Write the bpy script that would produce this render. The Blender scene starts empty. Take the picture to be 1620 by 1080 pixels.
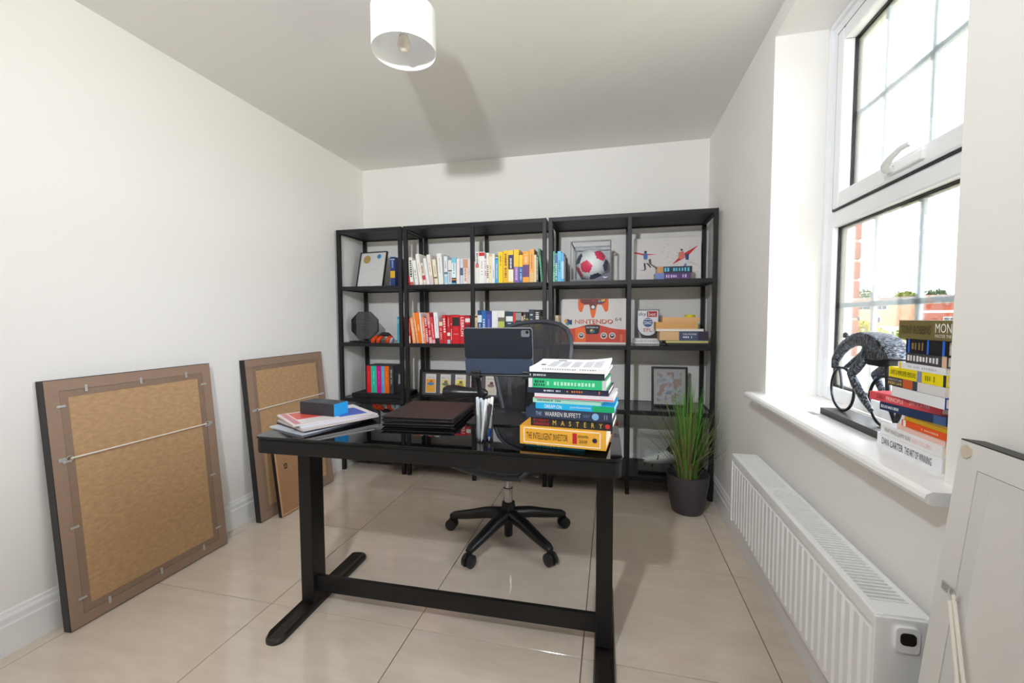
import bpy, bmesh, math, random
from mathutils import Vector, Matrix
random.seed(7)
PI = math.pi
S = bpy.context.scene
COL = S.collection

# ------------------------------------------------------------------ camera
CAM = (1.959, -3.1059, 1.1081)
cd = bpy.data.cameras.new('camera')
cam = bpy.data.objects.new('camera', cd); COL.objects.link(cam)
cd.sensor_fit = 'HORIZONTAL'; cd.sensor_width = 36.0
cd.lens = 671.394 / 1620 * 36.0
cd.clip_start = 0.02; cd.clip_end = 800
_y, _p, _r = math.radians(13.2845), math.radians(-3.0459), math.radians(-0.2128)
fw = Vector((-math.sin(_y) * math.cos(_p), math.cos(_y) * math.cos(_p), math.sin(_p)))
rt = Vector((math.cos(_y), math.sin(_y), 0)); up = rt.cross(fw)
rt2 = rt * math.cos(_r) + up * math.sin(_r); up2 = -rt * math.sin(_r) + up * math.cos(_r)
M3 = Matrix((rt2, up2, -fw)).transposed()
cam.matrix_world = Matrix.Translation(CAM) @ M3.to_4x4()
S.camera = cam

# ------------------------------------------------------------------ light and exposure
S.view_settings.view_transform = 'Standard'; S.view_settings.look = 'None'
S.view_settings.gamma = 1.0; S.view_settings.use_curve_mapping = False
S.view_settings.exposure = 0.12
S.cycles.max_bounces = 16; S.cycles.diffuse_bounces = 10; S.cycles.transparent_max_bounces = 24
wd = bpy.data.worlds.new('world'); S.world = wd; wd.use_nodes = True
bg = wd.node_tree.nodes['Background']
bg.inputs[0].default_value = (0.915, 0.97, 1.06, 1); bg.inputs[1].default_value = 11.0      # bright overcast sky

def area(name, loc, aim, sx, sy, power, col, shape='RECTANGLE', portal=False):
    l = bpy.data.lights.new(name, 'AREA'); l.shape = shape; l.size = sx
    if shape == 'RECTANGLE': l.size_y = sy
    l.energy = power; l.color = col
    if portal: l.cycles.is_portal = True
    o = bpy.data.objects.new(name, l); COL.objects.link(o)
    o.location = loc
    o.rotation_euler = (Vector(aim) - Vector(loc)).to_track_quat('-Z', 'Y').to_euler()
    return o
W, H = 2.58, 2.298
area('window_daylight_portal', (W + 0.42, -1.65, 1.5), (0, -1.65, 1.5), 1.1, 1.6, 1, (1, 1, 1), portal=True)
area('camera_flash_offscreen', (1.507, -3.42, 1.96), (1.22, 0, 1.9), 0.09, 0.09, 22, (0.93, 0.97, 1.0), 'DISK').data.spread = math.radians(135)

# ------------------------------------------------------------------ helpers
def lin(c):
    return tuple(((v / 255) / 12.92 if v / 255 <= .04045 else ((v / 255 + .055) / 1.055) ** 2.4) for v in c)

_mats = {}
def mat(name, rgb, rough=0.5, metal=0.0, spec=0.5, coat=0.0, bump=0, bscale=60, var=0, vscale=8, stretch=None):
    """principled node material, rgb in sRGB 0-255; optional noise colour variation and relief"""
    k = (name, rgb, rough)
    if k in _mats: return _mats[k]
    m = bpy.data.materials.new(name); m.use_nodes = True
    nt = m.node_tree; b = nt.nodes['Principled BSDF']
    c = lin(rgb)
    b.inputs['Base Color'].default_value = (*c, 1); b.inputs['Roughness'].default_value = rough
    b.inputs['Metallic'].default_value = metal; b.inputs['Specular IOR Level'].default_value = spec
    b.inputs['Coat Weight'].default_value = coat; b.inputs['Coat Roughness'].default_value = 0.03
    if bump or var:
        tc = nt.nodes.new('ShaderNodeTexCoord'); mp = nt.nodes.new('ShaderNodeMapping')
        nt.links.new(tc.outputs['Object'], mp.inputs[0])
        if stretch: mp.inputs['Scale'].default_value = stretch
    if var:
        n = nt.nodes.new('ShaderNodeTexNoise'); n.inputs['Scale'].default_value = vscale; n.inputs['Detail'].default_value = 6
        nt.links.new(mp.outputs[0], n.inputs['Vector'])
        r = nt.nodes.new('ShaderNodeValToRGB')
        r.color_ramp.elements[0].position = .3; r.color_ramp.elements[1].position = .7
        r.color_ramp.elements[0].color = (*[max(0, v * (1 - var)) for v in c], 1)
        r.color_ramp.elements[1].color = (*[min(1, v * (1 + var)) for v in c], 1)
        nt.links.new(n.outputs['Fac'], r.inputs[0]); nt.links.new(r.outputs[0], b.inputs['Base Color'])
    if bump:
        n2 = nt.nodes.new('ShaderNodeTexNoise'); n2.inputs['Scale'].default_value = bscale; n2.inputs['Detail'].default_value = 4
        nt.links.new(mp.outputs[0], n2.inputs['Vector'])
        bp = nt.nodes.new('ShaderNodeBump'); bp.inputs['Strength'].default_value = bump; bp.inputs['Distance'].default_value = .01
        nt.links.new(n2.outputs['Fac'], bp.inputs['Height']); nt.links.new(bp.outputs[0], b.inputs['Normal'])
    _mats[k] = m
    return m
def paint(rgb, rough=.55): return mat('print_colour', rgb, rough)

def clear(name, tint=(1, 1, 1), refl=0.08, rough=0.0, amount=.8):
    m = bpy.data.materials.new(name); m.use_nodes = True; nt = m.node_tree; nt.nodes.clear()
    o = nt.nodes.new('ShaderNodeOutputMaterial'); mx = nt.nodes.new('ShaderNodeMixShader')
    t = nt.nodes.new('ShaderNodeBsdfTransparent'); g = nt.nodes.new('ShaderNodeBsdfGlossy')
    t.inputs[0].default_value = (*tint, 1); g.inputs['Roughness'].default_value = rough
    lw = nt.nodes.new('ShaderNodeFresnel'); lw.inputs[0].default_value = 1.45
    ma = nt.nodes.new('ShaderNodeMath'); ma.operation = 'MULTIPLY_ADD'; ma.inputs[1].default_value = amount; ma.inputs[2].default_value = refl * .3
    nt.links.new(lw.outputs[0], ma.inputs[0]); nt.links.new(ma.outputs[0], mx.inputs[0])
    nt.links.new(t.outputs[0], mx.inputs[1]); nt.links.new(g.outputs[0], mx.inputs[2]); nt.links.new(mx.outputs[0], o.inputs[0])
    return m

class MB:
    def __init__(s): s.v = []; s.f = []
    def box(s, x0, x1, y0, y1, z0, z1):
        n = len(s.v)
        s.v += [(x0, y0, z0), (x1, y0, z0), (x1, y1, z0), (x0, y1, z0), (x0, y0, z1), (x1, y0, z1), (x1, y1, z1), (x0, y1, z1)]
        s.f += [tuple(n + i for i in q) for q in ((3, 2, 1, 0), (4, 5, 6, 7), (0, 1, 5, 4), (1, 2, 6, 5), (2, 3, 7, 6), (3, 0, 4, 7))]
        return s
    def prism(s, poly, a, b, axis='x'):
        """extrude a 2D polygon along axis from a to b; poly coords are the two other axes in order"""
        def P(p, t):
            return {'x': (t, p[0], p[1]), 'y': (p[0], t, p[1]), 'z': (p[0], p[1], t)}[axis]
        n = len(s.v); k = len(poly)
        s.v += [P(p, a) for p in poly] + [P(p, b) for p in poly]
        s.f += [tuple(n + i for i in range(k))[::-1], tuple(n + k + i for i in range(k))]
        s.f += [(n + i, n + (i + 1) % k, n + k + (i + 1) % k, n + k + i) for i in range(k)]
        return s
    def tube(s, pts, r, n=8, closed=False, caps=True, sx=1.0, ref=None):
        """swept tube; r a number or one per point; sx flattens along the first side vector; ref fixes that vector"""
        P = [Vector(p) for p in pts]; k = len(P)
        R = [r] * k if not hasattr(r, '__len__') else list(r)
        base = len(s.v); u = None
        for i in range(k):
            if closed: t = P[(i + 1) % k] - P[i - 1]
            else: t = P[min(i + 1, k - 1)] - P[max(i - 1, 0)]
            t.normalize()
            if ref is not None: u = Vector(ref)
            elif u is None: u = Vector((0, 0, 1)) if abs(t.z) < .9 else Vector((1, 0, 0))
            u = (u - t * u.dot(t)); u.normalize(); w = t.cross(u)
            for j in range(n):
                a = 2 * PI * j / n
                s.v.append(tuple(P[i] + u * (math.cos(a) * R[i] * sx) + w * (math.sin(a) * R[i])))
        for i in range(k if closed else k - 1):
            i2 = (i + 1) % k
            for j in range(n):
                j2 = (j + 1) % n
                s.f.append((base + i * n + j, base + i * n + j2, base + i2 * n + j2, base + i2 * n + j))
        if caps and not closed:
            s.f.append(tuple(base + j for j in range(n))[::-1]); s.f.append(tuple(base + (k - 1) * n + j for j in range(n)))
        return s
    def lathe(s, prof, n=32, c=(0, 0, 0), caps=True):
        base = len(s.v); k = len(prof)
        for r, z in prof:
            for j in range(n):
                a = 2 * PI * j / n; s.v.append((c[0] + r * math.cos(a), c[1] + r * math.sin(a), c[2] + z))
        for i in range(k - 1):
            for j in range(n):
                j2 = (j + 1) % n
                s.f.append((base + i * n + j, base + i * n + j2, base + (i + 1) * n + j2, base + (i + 1) * n + j))
        if caps:
            s.f.append(tuple(base + j for j in range(n))[::-1]); s.f.append(tuple(base + (k - 1) * n + j for j in range(n)))
        return s
    def quad(s, a, b, c, d):
        n = len(s.v); s.v += [tuple(a), tuple(b), tuple(c), tuple(d)]; s.f.append((n, n + 1, n + 2, n + 3)); return s
    def mesh(s, name, bevel=0, seg=2, smooth=False):
        me = bpy.data.meshes.new(name); me.from_pydata(s.v, [], s.f); me.update()
        bm = bmesh.new(); bm.from_mesh(me)
        bmesh.ops.recalc_face_normals(bm, faces=bm.faces)
        if bevel:
            ed = [e for e in bm.edges if len(e.link_faces) == 2 and e.calc_face_angle(0) > .5]
            bmesh.ops.bevel(bm, geom=ed, offset=bevel, segments=seg, affect='EDGES', profile=.6, clamp_overlap=True)
        bm.to_mesh(me); bm.free()
        if smooth:
            for p in me.polygons: p.use_smooth = True
            try: me.set_sharp_from_angle(angle=math.radians(40))
            except Exception: pass
        return me
    def build(s, name, m, parent=None, bevel=0, seg=2, smooth=False):
        return put(name, s.mesh(name, bevel, seg, smooth), m, parent)

def put(name, me, m, parent=None, loc=None, rot=None):
    if m and not me.materials: me.materials.append(m)
    o = bpy.data.objects.new(name, me); COL.objects.link(o)
    if parent: o.parent = parent
    if loc: o.location = loc
    if rot: o.rotation_euler = rot
    return o
def tag(o, label, cat, group=None):
    o['label'] = label; o['category'] = cat
    if group: o['group'] = group
    return o
def thing(name, label, cat, loc=(0, 0, 0), rot=(0, 0, 0), group=None):
    o = bpy.data.objects.new(name, None); COL.objects.link(o); o.empty_display_size = .05
    o.location = loc; o.rotation_euler = rot
    return tag(o, label, cat, group)
def structure(o): o['kind'] = 'structure'; return o
def B(name, m, parent, x0, x1, y0, y1, z0, z1, bevel=0): return MB().box(x0, x1, y0, y1, z0, z1).build(name, m, parent, bevel)

_txt = {}
def text_geo(s):
    if s in _txt: return _txt[s]
    cu = bpy.data.curves.new('t', 'FONT'); cu.body = s; cu.resolution_u = 2
    o = bpy.data.objects.new('t', cu); COL.objects.link(o)
    dg = bpy.context.evaluated_depsgraph_get(); dg.update()
    me = o.evaluated_get(dg).to_mesh()
    v = [tuple(p.co) for p in me.vertices]; f = [tuple(p.vertices) for p in me.polygons]
    o.evaluated_get(dg).to_mesh_clear()
    bpy.data.objects.remove(o); bpy.data.curves.remove(cu)
    xs = [p[0] for p in v]; ys = [p[1] for p in v]
    _txt[s] = (v, f, min(xs), max(xs), min(ys), max(ys))
    return _txt[s]
def lettering(parent, s, c, right, upv, w, h, m, name='lettering'):
    """flat printed text centred at c, stretched to w x h"""
    v, f, x0, x1, y0, y1 = text_geo(s)
    c, right, upv = Vector(c), Vector(right), Vector(upv)
    me = bpy.data.meshes.new(name)
    me.from_pydata([tuple(c + right * ((p[0] - x0) / (x1 - x0) - .5) * w + upv * ((p[1] - y0) / (y1 - y0) - .5) * h) for p in v], [], f)
    return put(name, me, m, parent)
def dashes(parent, c, right, upv, w, h, m, n=8, name='lettering', rnd=None):
    """row of small printed strokes standing for print too small to read"""
    rnd = rnd or random
    b = MB(); c, right, upv = Vector(c), Vector(right), Vector(upv); x = -w / 2; step = w / n
    for i in range(n):
        if rnd.random() < .14: continue
        ww = step * rnd.uniform(.45, .75); hh = h * rnd.uniform(.75, 1)
        a = c + right * (x + i * step) - upv * hh / 2
        b.quad(a, a + right * ww, a + right * ww + upv * hh, a + upv * hh)
    return b.build(name, m, parent)
def flat(parent, name, poly, m, y=0, nrm=None):
    """flat printed shape in the local xz plane at depth y"""
    me = bpy.data.meshes.new(name); me.from_pydata([(p[0], y, p[1]) for p in poly], [], [tuple(range(len(poly)))])
    return put(name, me, m, parent)
def disc(cx, cz, r, n=20, rz=None): return [(cx + r * math.cos(2 * PI * i / n), cz + (rz or r) * math.sin(2 * PI * i / n)) for i in range(n)]

# ------------------------------------------------------------------ main materials
wall_m = mat('wall_paint', (243, 241, 238), .75, bump=.03, bscale=250)
ceil_m = mat('ceiling_paint', (243, 241, 238), .8)
white_gloss = mat('white_gloss_paint', (240, 240, 240), .35)
upvc = mat('white_upvc', (240, 242, 245), .25)
gasket = mat('black_gasket', (18, 19, 22), .5)
black_metal = mat('black_metal', (31, 30, 34), .45, spec=.35)
desk_metal = mat('black_desk_metal', (23, 22, 22), .42, spec=.35, bump=.02, bscale=400)
black_plastic = mat('black_plastic', (24, 25, 28), .35)
chrome = mat('chrome', (205, 205, 205), .12, metal=1)
steel = mat('bright_steel', (196, 194, 190), .35, metal=.35)
paper = mat('page_paper', (238, 230, 214), .8, var=.06, vscale=200, stretch=(1, 1, 12))
glass_m = clear('window_glass', (1, 1, 1), .05)
shelf_glass = clear('shelf_glass', (.80, .84, .84), .25)
acrylic = clear('clear_acrylic', (.97, .98, .98), .04, .03, .4)

# ------------------------------------------------------------------ the room
YN = -4.3          # wall behind the camera
fl = structure(MB().box(-.1, W + .1, YN - .1, .1, -.1, -.006).build('floor', mat('grout', (120, 110, 101), .85)))
def tile_material():
    m = bpy.data.materials.new('polished_porcelain'); m.use_nodes = True; nt = m.node_tree; b = nt.nodes['Principled BSDF']
    tc = nt.nodes.new('ShaderNodeTexCoord'); oi = nt.nodes.new('ShaderNodeObjectInfo')
    ad = nt.nodes.new('ShaderNodeVectorMath'); ad.operation = 'ADD'
    mu = nt.nodes.new('ShaderNodeVectorMath'); mu.operation = 'SCALE'; mu.inputs['Scale'].default_value = 13
    nt.links.new(oi.outputs['Location'], mu.inputs[0]); nt.links.new(tc.outputs['Object'], ad.inputs[0]); nt.links.new(mu.outputs[0], ad.inputs[1])
    mp = nt.nodes.new('ShaderNodeMapping'); mp.inputs['Scale'].default_value = (2.2, 7, 1); nt.links.new(ad.outputs[0], mp.inputs[0])
    n = nt.nodes.new('ShaderNodeTexNoise'); n.inputs['Scale'].default_value = 2.2; n.inputs['Detail'].default_value = 8; n.inputs['Roughness'].default_value = .65
    nt.links.new(mp.outputs[0], n.inputs['Vector'])
    r = nt.nodes.new('ShaderNodeValToRGB'); r.color_ramp.elements[0].position = .32; r.color_ramp.elements[1].position = .68
    r.color_ramp.elements[0].color = (*lin((218, 204, 189)), 1); r.color_ramp.elements[1].color = (*lin((230, 217, 203)), 1)
    nt.links.new(n.outputs['Fac'], r.inputs[0]); nt.links.new(r.outputs[0], b.inputs['Base Color'])
    b.inputs['Roughness'].default_value = .08; b.inputs['Specular IOR Level'].default_value = .8
    return m
tile_m = tile_material()
xl = [0.0, .0705, .671, 1.2715, 1.872, 2.4725, W]; yl = [.02] + [-.563 - .5985 * i for i in range(0, 7)]
_tile = {}
for i in range(len(xl) - 1):
    for j in range(len(yl) - 1):
        x0, x1, y1, y0 = xl[i], xl[i + 1], yl[j], max(yl[j + 1], YN)
        if y1 <= YN: continue
        k = (round(x1 - x0, 4), round(y1 - y0, 4))
        if k not in _tile:
            _tile[k] = MB().box(0.0016, k[0] - .0016, .0016, k[1] - .0016, -.006, 0).mesh('tile', bevel=.0008, seg=1)
        put('tile', _tile[k], tile_m, fl, (x0, y0, 0))
structure(MB().box(-.1, W + .1, YN - .1, .1, H, H + .1).build('ceiling', ceil_m))
structure(MB().box(-.1, W + .1, 0, .1, 0, H).build('wall_back', wall_m))
structure(MB().box(-.1, 0, YN, 0, 0, H).build('wall_left', wall_m))
structure(MB().box(-.1, W + .1, YN - .1, YN, 0, H).build('wall_front', wall_m))
y0w, y1w, zs, zh = -2.142, -1.165, .793, 2.222     # window opening
b = MB(); XR = W + .205
b.box(W, XR, y1w, 0.1, 0, H + .05).box(W, XR, YN - .1, y0w, 0, H + .05).box(W, XR, y0w, y1w, 0, zs - .025).box(W, XR, y0w, y1w, zh, H + .05)
structure(b.build('wall_right', wall_m))
# outer brick leaf beyond the window
we = MB(); XO = 2.888
ye0, ye1 = y0w + .02, y1w - .028
we.box(2.852, XO - .004, ye1 + .004, .6, -.4, 3).box(2.852, XO - .004, -4.6, ye0 - .004, -.4, 3).box(2.852, XO - .004, ye0 - .004, ye1 + .004, -.4, zs - .06).box(2.852, XO - .004, ye0 - .004, ye1 + .004, zh + .02, 3)
we = structure(we.build('wall_exterior', mat('mortar', (196, 186, 174), .9, bump=.2, bscale=120)))
brick_m = mat('red_brick', (176, 122, 102), .85, bump=.3, bscale=90, var=.22, vscale=14)
bmesh_full = MB().box(0, .04, 0, .215, 0, .065).mesh('brick', .003, 1)
bmesh_half = MB().box(0, .04, 0, .1025, 0, .065).mesh('brick', .003, 1)
for c in range(21):
    z = zs - .06 + c * .075
    for side in (0, 1):
        seq = (bmesh_full, bmesh_half) if (c + side) % 2 else (bmesh_half, bmesh_full)
        y = ye1 if side == 0 else ye0
        for k, me in enumerate(seq):
            L = .215 if me is bmesh_full else .1025
            if side == 0: put('brick', me, brick_m, we, (2.850, y, z)); y += L + .01
            else: put('brick', me, brick_m, we, (2.850, y - L, z)); y -= L + .01
# baseboards
def skirting(name, L, flip):
    prof = [(0, 0), (.018, 0), (.018, .098), (.014, .104), (.014, .124), (.008, .134), (.006, .142), (0, .146)]
    return prof
prof = skirting('', 1, 0)
structure(MB().prism([(p[0], p[1]) for p in prof], YN, 0, 'y').build('baseboard_left', white_gloss, smooth=False))
structure(MB().prism([(W - p[0], p[1]) for p in prof], YN, 0, 'y').build('baseboard_right', white_gloss))
structure(MB().prism([(-p[0], p[1]) for p in prof], 0, W, 'x').build('baseboard_back', white_gloss))

# ------------------------------------------------------------------ window
win = bpy.data.objects.new('window_1', None); COL.objects.link(win); structure(win); win.location = (2.78, -1.65, zs)
win['label'] = 'white plastic casement window with glazing bars in a deep reveal'
def wpart(name, m, boxes, parent=win, bevel=.004):
    b = MB()
    for x0, x1, y0, y1, z0, z1 in boxes: b.box(x0 - 2.78, x1 - 2.78, y0 + 1.65, y1 + 1.65, z0 - zs, z1 - zs)
    return b.build(name, m, parent, bevel)
fy0, fy1, fz0, fz1 = y0w + .006, y1w - .006, zs + .0, zh - .004
t = .05
wpart('outer_frame', upvc, [(2.778, 2.852, fy1 - t, fy1, fz0, fz1), (2.778, 2.852, fy0, fy0 + t, fz0, fz1), (2.778, 2.852, fy0 + t, fy1 - t, fz0, fz0 + t), (2.778, 2.852, fy0 + t, fy1 - t, fz1 - t, fz1)])
wpart('frame_trim', upvc, [(2.765, 2.79, fy1 - .014, fy1 + .004, fz0, fz1), (2.765, 2.79, fy0 - .004, fy0 + .014, fz0, fz1), (2.765, 2.79, fy0, fy1, fz1 - .014, fz1 + .003)])
wpart('transom', upvc, [(2.778, 2.852, fy0 + t, fy1 - t, 1.452, 1.512)], bevel=.008)
sy0, sy1, sz0, sz1 = fy0 + t + .003, fy1 - t - .003, 1.516, fz1 - t - .003
s = .048
sash = wpart('sash', upvc, [(2.770, 2.845, sy1 - s, sy1, sz0, sz1), (2.770, 2.845, sy0, sy0 + s, sz0, sz1), (2.770, 2.845, sy0 + s, sy1 - s, sz0, sz0 + s + .01), (2.770, 2.845, sy0 + s, sy1 - s, sz1 - s, sz1)], bevel=.009)
def ring(x0, x1, a0, a1, c0, c1, w):
    return [(x0, x1, a0, a0 + w, c0, c1), (x0, x1, a1 - w, a1, c0, c1), (x0, x1, a0 + w, a1 - w, c0, c0 + w), (x0, x1, a0 + w, a1 - w, c1 - w, c1)]
wpart('sash_gasket', gasket, ring(2.774, 2.80, fy0 + t - .001, fy1 - t + .001, 1.511, fz1 - t + .001, .006), bevel=0)
gy0, gy1, gz0, gz1 = sy0 + s, sy1 - s, sz0 + s + .01, sz1 - s
wpart('glazing_gasket', gasket, ring(2.806, 2.813, gy0 - .002, gy1 + .002, gz0 - .002, gz1 + .002, .006), bevel=0)
spacer = mat('grey_spacer', (150, 148, 135), .5, metal=.2)
wpart('spacer_bar', spacer, ring(2.815, 2.828, gy0, gy1, gz0, gz1, .008), bevel=0)
wpart('outer_sash_edge', upvc, ring(2.830, 2.850, gy0 - .02, gy1 + .02, gz0 - .02, gz1 + .02, .022), bevel=0)
wpart('pane', glass_m, [(2.8125, 2.8145, gy0, gy1, gz0, gz1)], bevel=0)
ly0, ly1, lz0, lz1 = fy0 + t, fy1 - t, fz0 + t, 1.452
wpart('glazing_gasket', gasket, ring(2.797, 2.803, ly0 - .002, ly1 + .002, lz0 - .002, lz1 + .002, .006), bevel=0)
wpart('spacer_bar', spacer, ring(2.805, 2.822, ly0, ly1, lz0, lz1, .009), bevel=0)
wpart('pane', glass_m, [(2.8025, 2.8045, ly0, ly1, lz0, lz1)], bevel=0)
bar_m = mat('pale_glazing_bar', (244, 248, 250), .4)
_tr = bar_m.node_tree.nodes.new('ShaderNodeBsdfTranslucent'); _tr.inputs[0].default_value = (.82, .88, .9, 1)      # thin white plastic lets some daylight through
_mx = bar_m.node_tree.nodes.new('ShaderNodeMixShader'); _mx.inputs[0].default_value = .3
bar_m.node_tree.links.new(bar_m.node_tree.nodes['Principled BSDF'].outputs[0], _mx.inputs[1]); bar_m.node_tree.links.new(_tr.outputs[0], _mx.inputs[2]); bar_m.node_tree.links.new(_mx.outputs[0], bar_m.node_tree.nodes['Material Output'].inputs[0])
for y in (-1.437, -1.653, -1.869):
    wpart('glazing_bar', bar_m, [(2.817, 2.829, y - .009, y + .009, gz0, gz1)], bevel=.002)
    wpart('glazing_bar', bar_m, [(2.806, 2.818, y - .009, y + .009, lz0, lz1)], bevel=.002)
wpart('glazing_bar', bar_m, [(2.816, 2.830, gy0, gy1, 1.835, 1.853)], bevel=.002)
wpart('glazing_bar', bar_m, [(2.805, 2.819, ly0, ly1, 1.146, 1.164)], bevel=.002)
hb = MB(); hb.box(-.02, -.008, -.075 + 0, .075, sz0 + .016 - zs, sz0 + .044 - zs)
hnd = hb.build('handle', white_gloss, win, .004)
hc = sz0 + .03 - zs
MB().tube([(-.012, .05, hc), (-.035, .05, hc), (-.045, .035, hc + .004), (-.05, 0, hc + .018), (-.048, -.04, hc + .03), (-.045, -.075, hc + .03)], [.011, .011, .011, .009, .008, .007], 10).build('lever', white_gloss, hnd, smooth=True)
def sl(poly): return [(p[0] - 2.78, p[1] - zs) for p in poly]
nose = [(2.512, zs - .013), (2.515, zs - .005), (2.524, zs), (W, zs), (W, zs - .025), (2.522, zs - .025), (2.515, zs - .021)]
sb = MB().prism(sl(nose), y0w - .06 + 1.65, y1w + .055 + 1.65, 'y').prism(sl([(W, zs), (2.778, zs), (2.778, zs - .025), (W, zs - .025)]), y0w + 1.65, y1w + 1.65, 'y')
sb.build('window_sill', mat('white_sill', (243, 243, 243), .28), win)

# ------------------------------------------------------------------ outside: houses, trees, hedges, far across the road
ground = structure(B('ground', mat('pale_verge', (178, 174, 140), .95, var=.2, vscale=.15), None, 3.2, 260, -140, 320, -1.2, -1.0))
VD = Vector((.481, .877, 0)); RD = Vector((.877, -.481, 0))
def facade(name, label, cat, base, w, h, dep, wallm, wins, roof_m, band=None):
    ang = math.atan2(RD.y, RD.x)
    o = thing(name, label, cat, base, (0, 0, ang))
    B('wall', wallm, o, 0, w, 0, dep, 0, h)
    B('roof', roof_m, o, -.4, w + .4, -.5, dep + .5, h, h + .5)
    if band: B('band', band, o, -.02, w + .02, -.06, 0, h * .48, h * .56)
    fm = mat('pale_window_frame', (225, 225, 220), .5); gm = mat('dark_house_glass', (70, 78, 84), .12)
    for x, z, ww, hh in wins:
        f = B('window', fm, o, x, x + ww, -.10, 0, z, z + hh)
        n = max(2, round(ww / 1.2)); pw = (ww - .12) / n
        for i in range(n): B('pane', gm, f, x + .1 + i * pw, x + i * pw + pw, -.13, -.09, z + .12, z + hh - .12)
    return o
houses_m = mat('pale_brick', (206, 170, 140), .9, var=.12, vscale=1.5)
redb = mat('far_red_brick', (150, 84, 66), .9, var=.15, vscale=1.0)
P = Vector(CAM)
def far(px_x, k):     # point k metres out along the window view at lateral offset px_x metres
    return P + VD * k + RD * px_x
c0 = far(-26, 140); c0.z = -1
facade('house_terrace', 'pale brick terrace of two storeys seen beyond the hedge', 'building', c0, 30, 6.6, 8, houses_m,
       [(2.5, 3.9, 3.2, 1.5), (7, 3.9, 2.4, 1.5), (14, 4.0, 3.4, 1.6), (18.4, 4.0, 3.0, 1.6), (22.5, 4.0, 2, 1.6), (3.0, .7, 3, 1.5), (14.5, .8, 1.5, 1.5), (18, .8, 1.5, 1.5), (22, .8, 1.4, 1.5)], mat('grey_roof', (150, 140, 132), .8))
c1 = far(4.6, 128); c1.z = -1
facade('brick_block', 'red brick building with flat roof beside the pale terrace', 'building', c1, 30, 6.4, 8, redb,
       [(8, 3.6, 5.0, 1.3), (17, 3.2, 4, 1.6), (3, .8, 2, 1.4), (12, .8, 3, 1.4)], mat('grey_roof', (150, 140, 132), .8), mat('white_fascia', (225, 222, 214), .7))
def foliage(cx, cy, cz, rx, ry, rz, n, sz, rnd):
    b = MB()
    for i in range(n):
        a, t = rnd.uniform(0, 2 * PI), math.acos(rnd.uniform(-1, 1)); q = rnd.uniform(.55, 1) * (1 + .18 * math.sin(3 * a) * math.sin(2 * t))
        p = Vector((cx + rx * q * math.sin(t) * math.cos(a), cy + ry * q * math.sin(t) * math.sin(a), cz + rz * q * math.cos(t)))
        u = Vector((rnd.gauss(0, 1), rnd.gauss(0, 1), rnd.gauss(0, 1))).normalized() * sz; v = u.cross(Vector((rnd.gauss(0, 1), rnd.gauss(0, 1), rnd.gauss(0, 1)))).normalized() * sz * .6
        b.quad(p - u, p - v, p + u, p + v)
    return b
rnd = random.Random(3)
for i, (lat, k, top, r, col, lab) in enumerate([(-19.5, 190, 9.8, 3.6, (96, 120, 70), 'small round green tree rising above the pale terrace roof, by itself'),
                                              (-8.5, 190, 10.6, 5.6, (88, 110, 62), 'broad green tree, widest of the crowns above the terrace roof'),
                                              (2.4, 190, 9.9, 3.2, (130, 140, 60), 'yellow-green tree behind the join of pale terrace and red block'),
                                              (9.4, 190, 9.9, 3.2, (80, 98, 62), 'dark green tree above the red brick block')]):
    p = far(lat, k); p.z = -1
    o = thing('tree', lab, 'tree', p)
    MB().tube([(0, 0, 0), (.1, 0, top * .45), (0, .1, top * .8)], [.35, .25, .12], 8).build('trunk', mat('bark', (90, 76, 60), .9), o)
    foliage(0, 0, top - r * .62 + .6, r, r, r * .72, 700, .5, rnd).build('crown', mat('leaf', col, .8), o)
for i, (lat, k, top, r, col, lab) in enumerate([(-8.0, 62, 1.0, 3.4, (150, 156, 62), 'yellow-green hedge bush in front of the pale terrace'),
                                              (-2.8, 50, 1.3, 2.6, (172, 164, 50), 'yellow bush standing nearest to the window books'),
                                              (-13, 75, 1.6, 3.2, (160, 158, 96), 'pale olive bush beside the brick window jamb'),
                                              (2.5, 56, .7, 3.0, (120, 140, 56), 'green bush in front of the red brick block')]):
    p = far(lat, k); p.z = -1
    o = thing('garden_bush', lab, 'bush', p)
    MB().tube([(0, 0, 0), (0, .1, top * .5)], [.12, .07], 6).build('stem', mat('bark', (90, 76, 60), .9), o)
    foliage(0, 0, top * .5, r, r * .8, top * .5 + .5, 800, .22, rnd).build('foliage', mat('leaf', col, .8), o)

# ------------------------------------------------------------------ shelving
YF, YB, PW = -.3877, -.030, .025
LV = (1.345, .940, .535, .120)      # tops of the four lower levels
board_m = mat('black_board', (32, 31, 35), .5, spec=.35)
def shelving(label, x0, w, mid):
    o = thing('shelving_unit', label, 'shelving', (x0 + w / 2, (YF + YB) / 2, 0))
    ox, oy = -(x0 + w / 2), -(YF + YB) / 2
    xs = [x0, x0 + w - PW] + ([x0 + w / 2 - PW / 2] if mid else [])
    for x in xs:
        for y in (YF, YB - PW):
            B('post', black_metal, o, x + ox, x + PW + ox, y + oy, y + PW + oy, 0, 1.75, .0015)
    for z in LV + (1.75,):
        for y in (YF + .001, YB - PW + .001):
            B('rail', black_metal, o, x0 + PW + ox, x0 + w - PW + ox, y + oy, y + PW - .002 + oy, z - .026, z, .0015)
        for x in (x0 + .001, x0 + w - PW + .001):
            B('side_rail', black_metal, o, x + ox, x + PW - .002 + ox, YF + PW + oy, YB - PW + oy, z - .026, z, .0015)
    for z, m, nm in ((1.75, board_m, 'top_board'), (LV[0], board_m, 'shelf_board'), (LV[1], shelf_glass, 'glass_shelf'), (LV[2], shelf_glass, 'glass_shelf'), (LV[3], board_m, 'bottom_board')):
        B(nm, m, o, x0 + PW + ox, x0 + w - PW + ox, YF + PW + oy, YB - PW + oy, z - (.02 if m is board_m else .008), z - .001)
    return o
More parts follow.
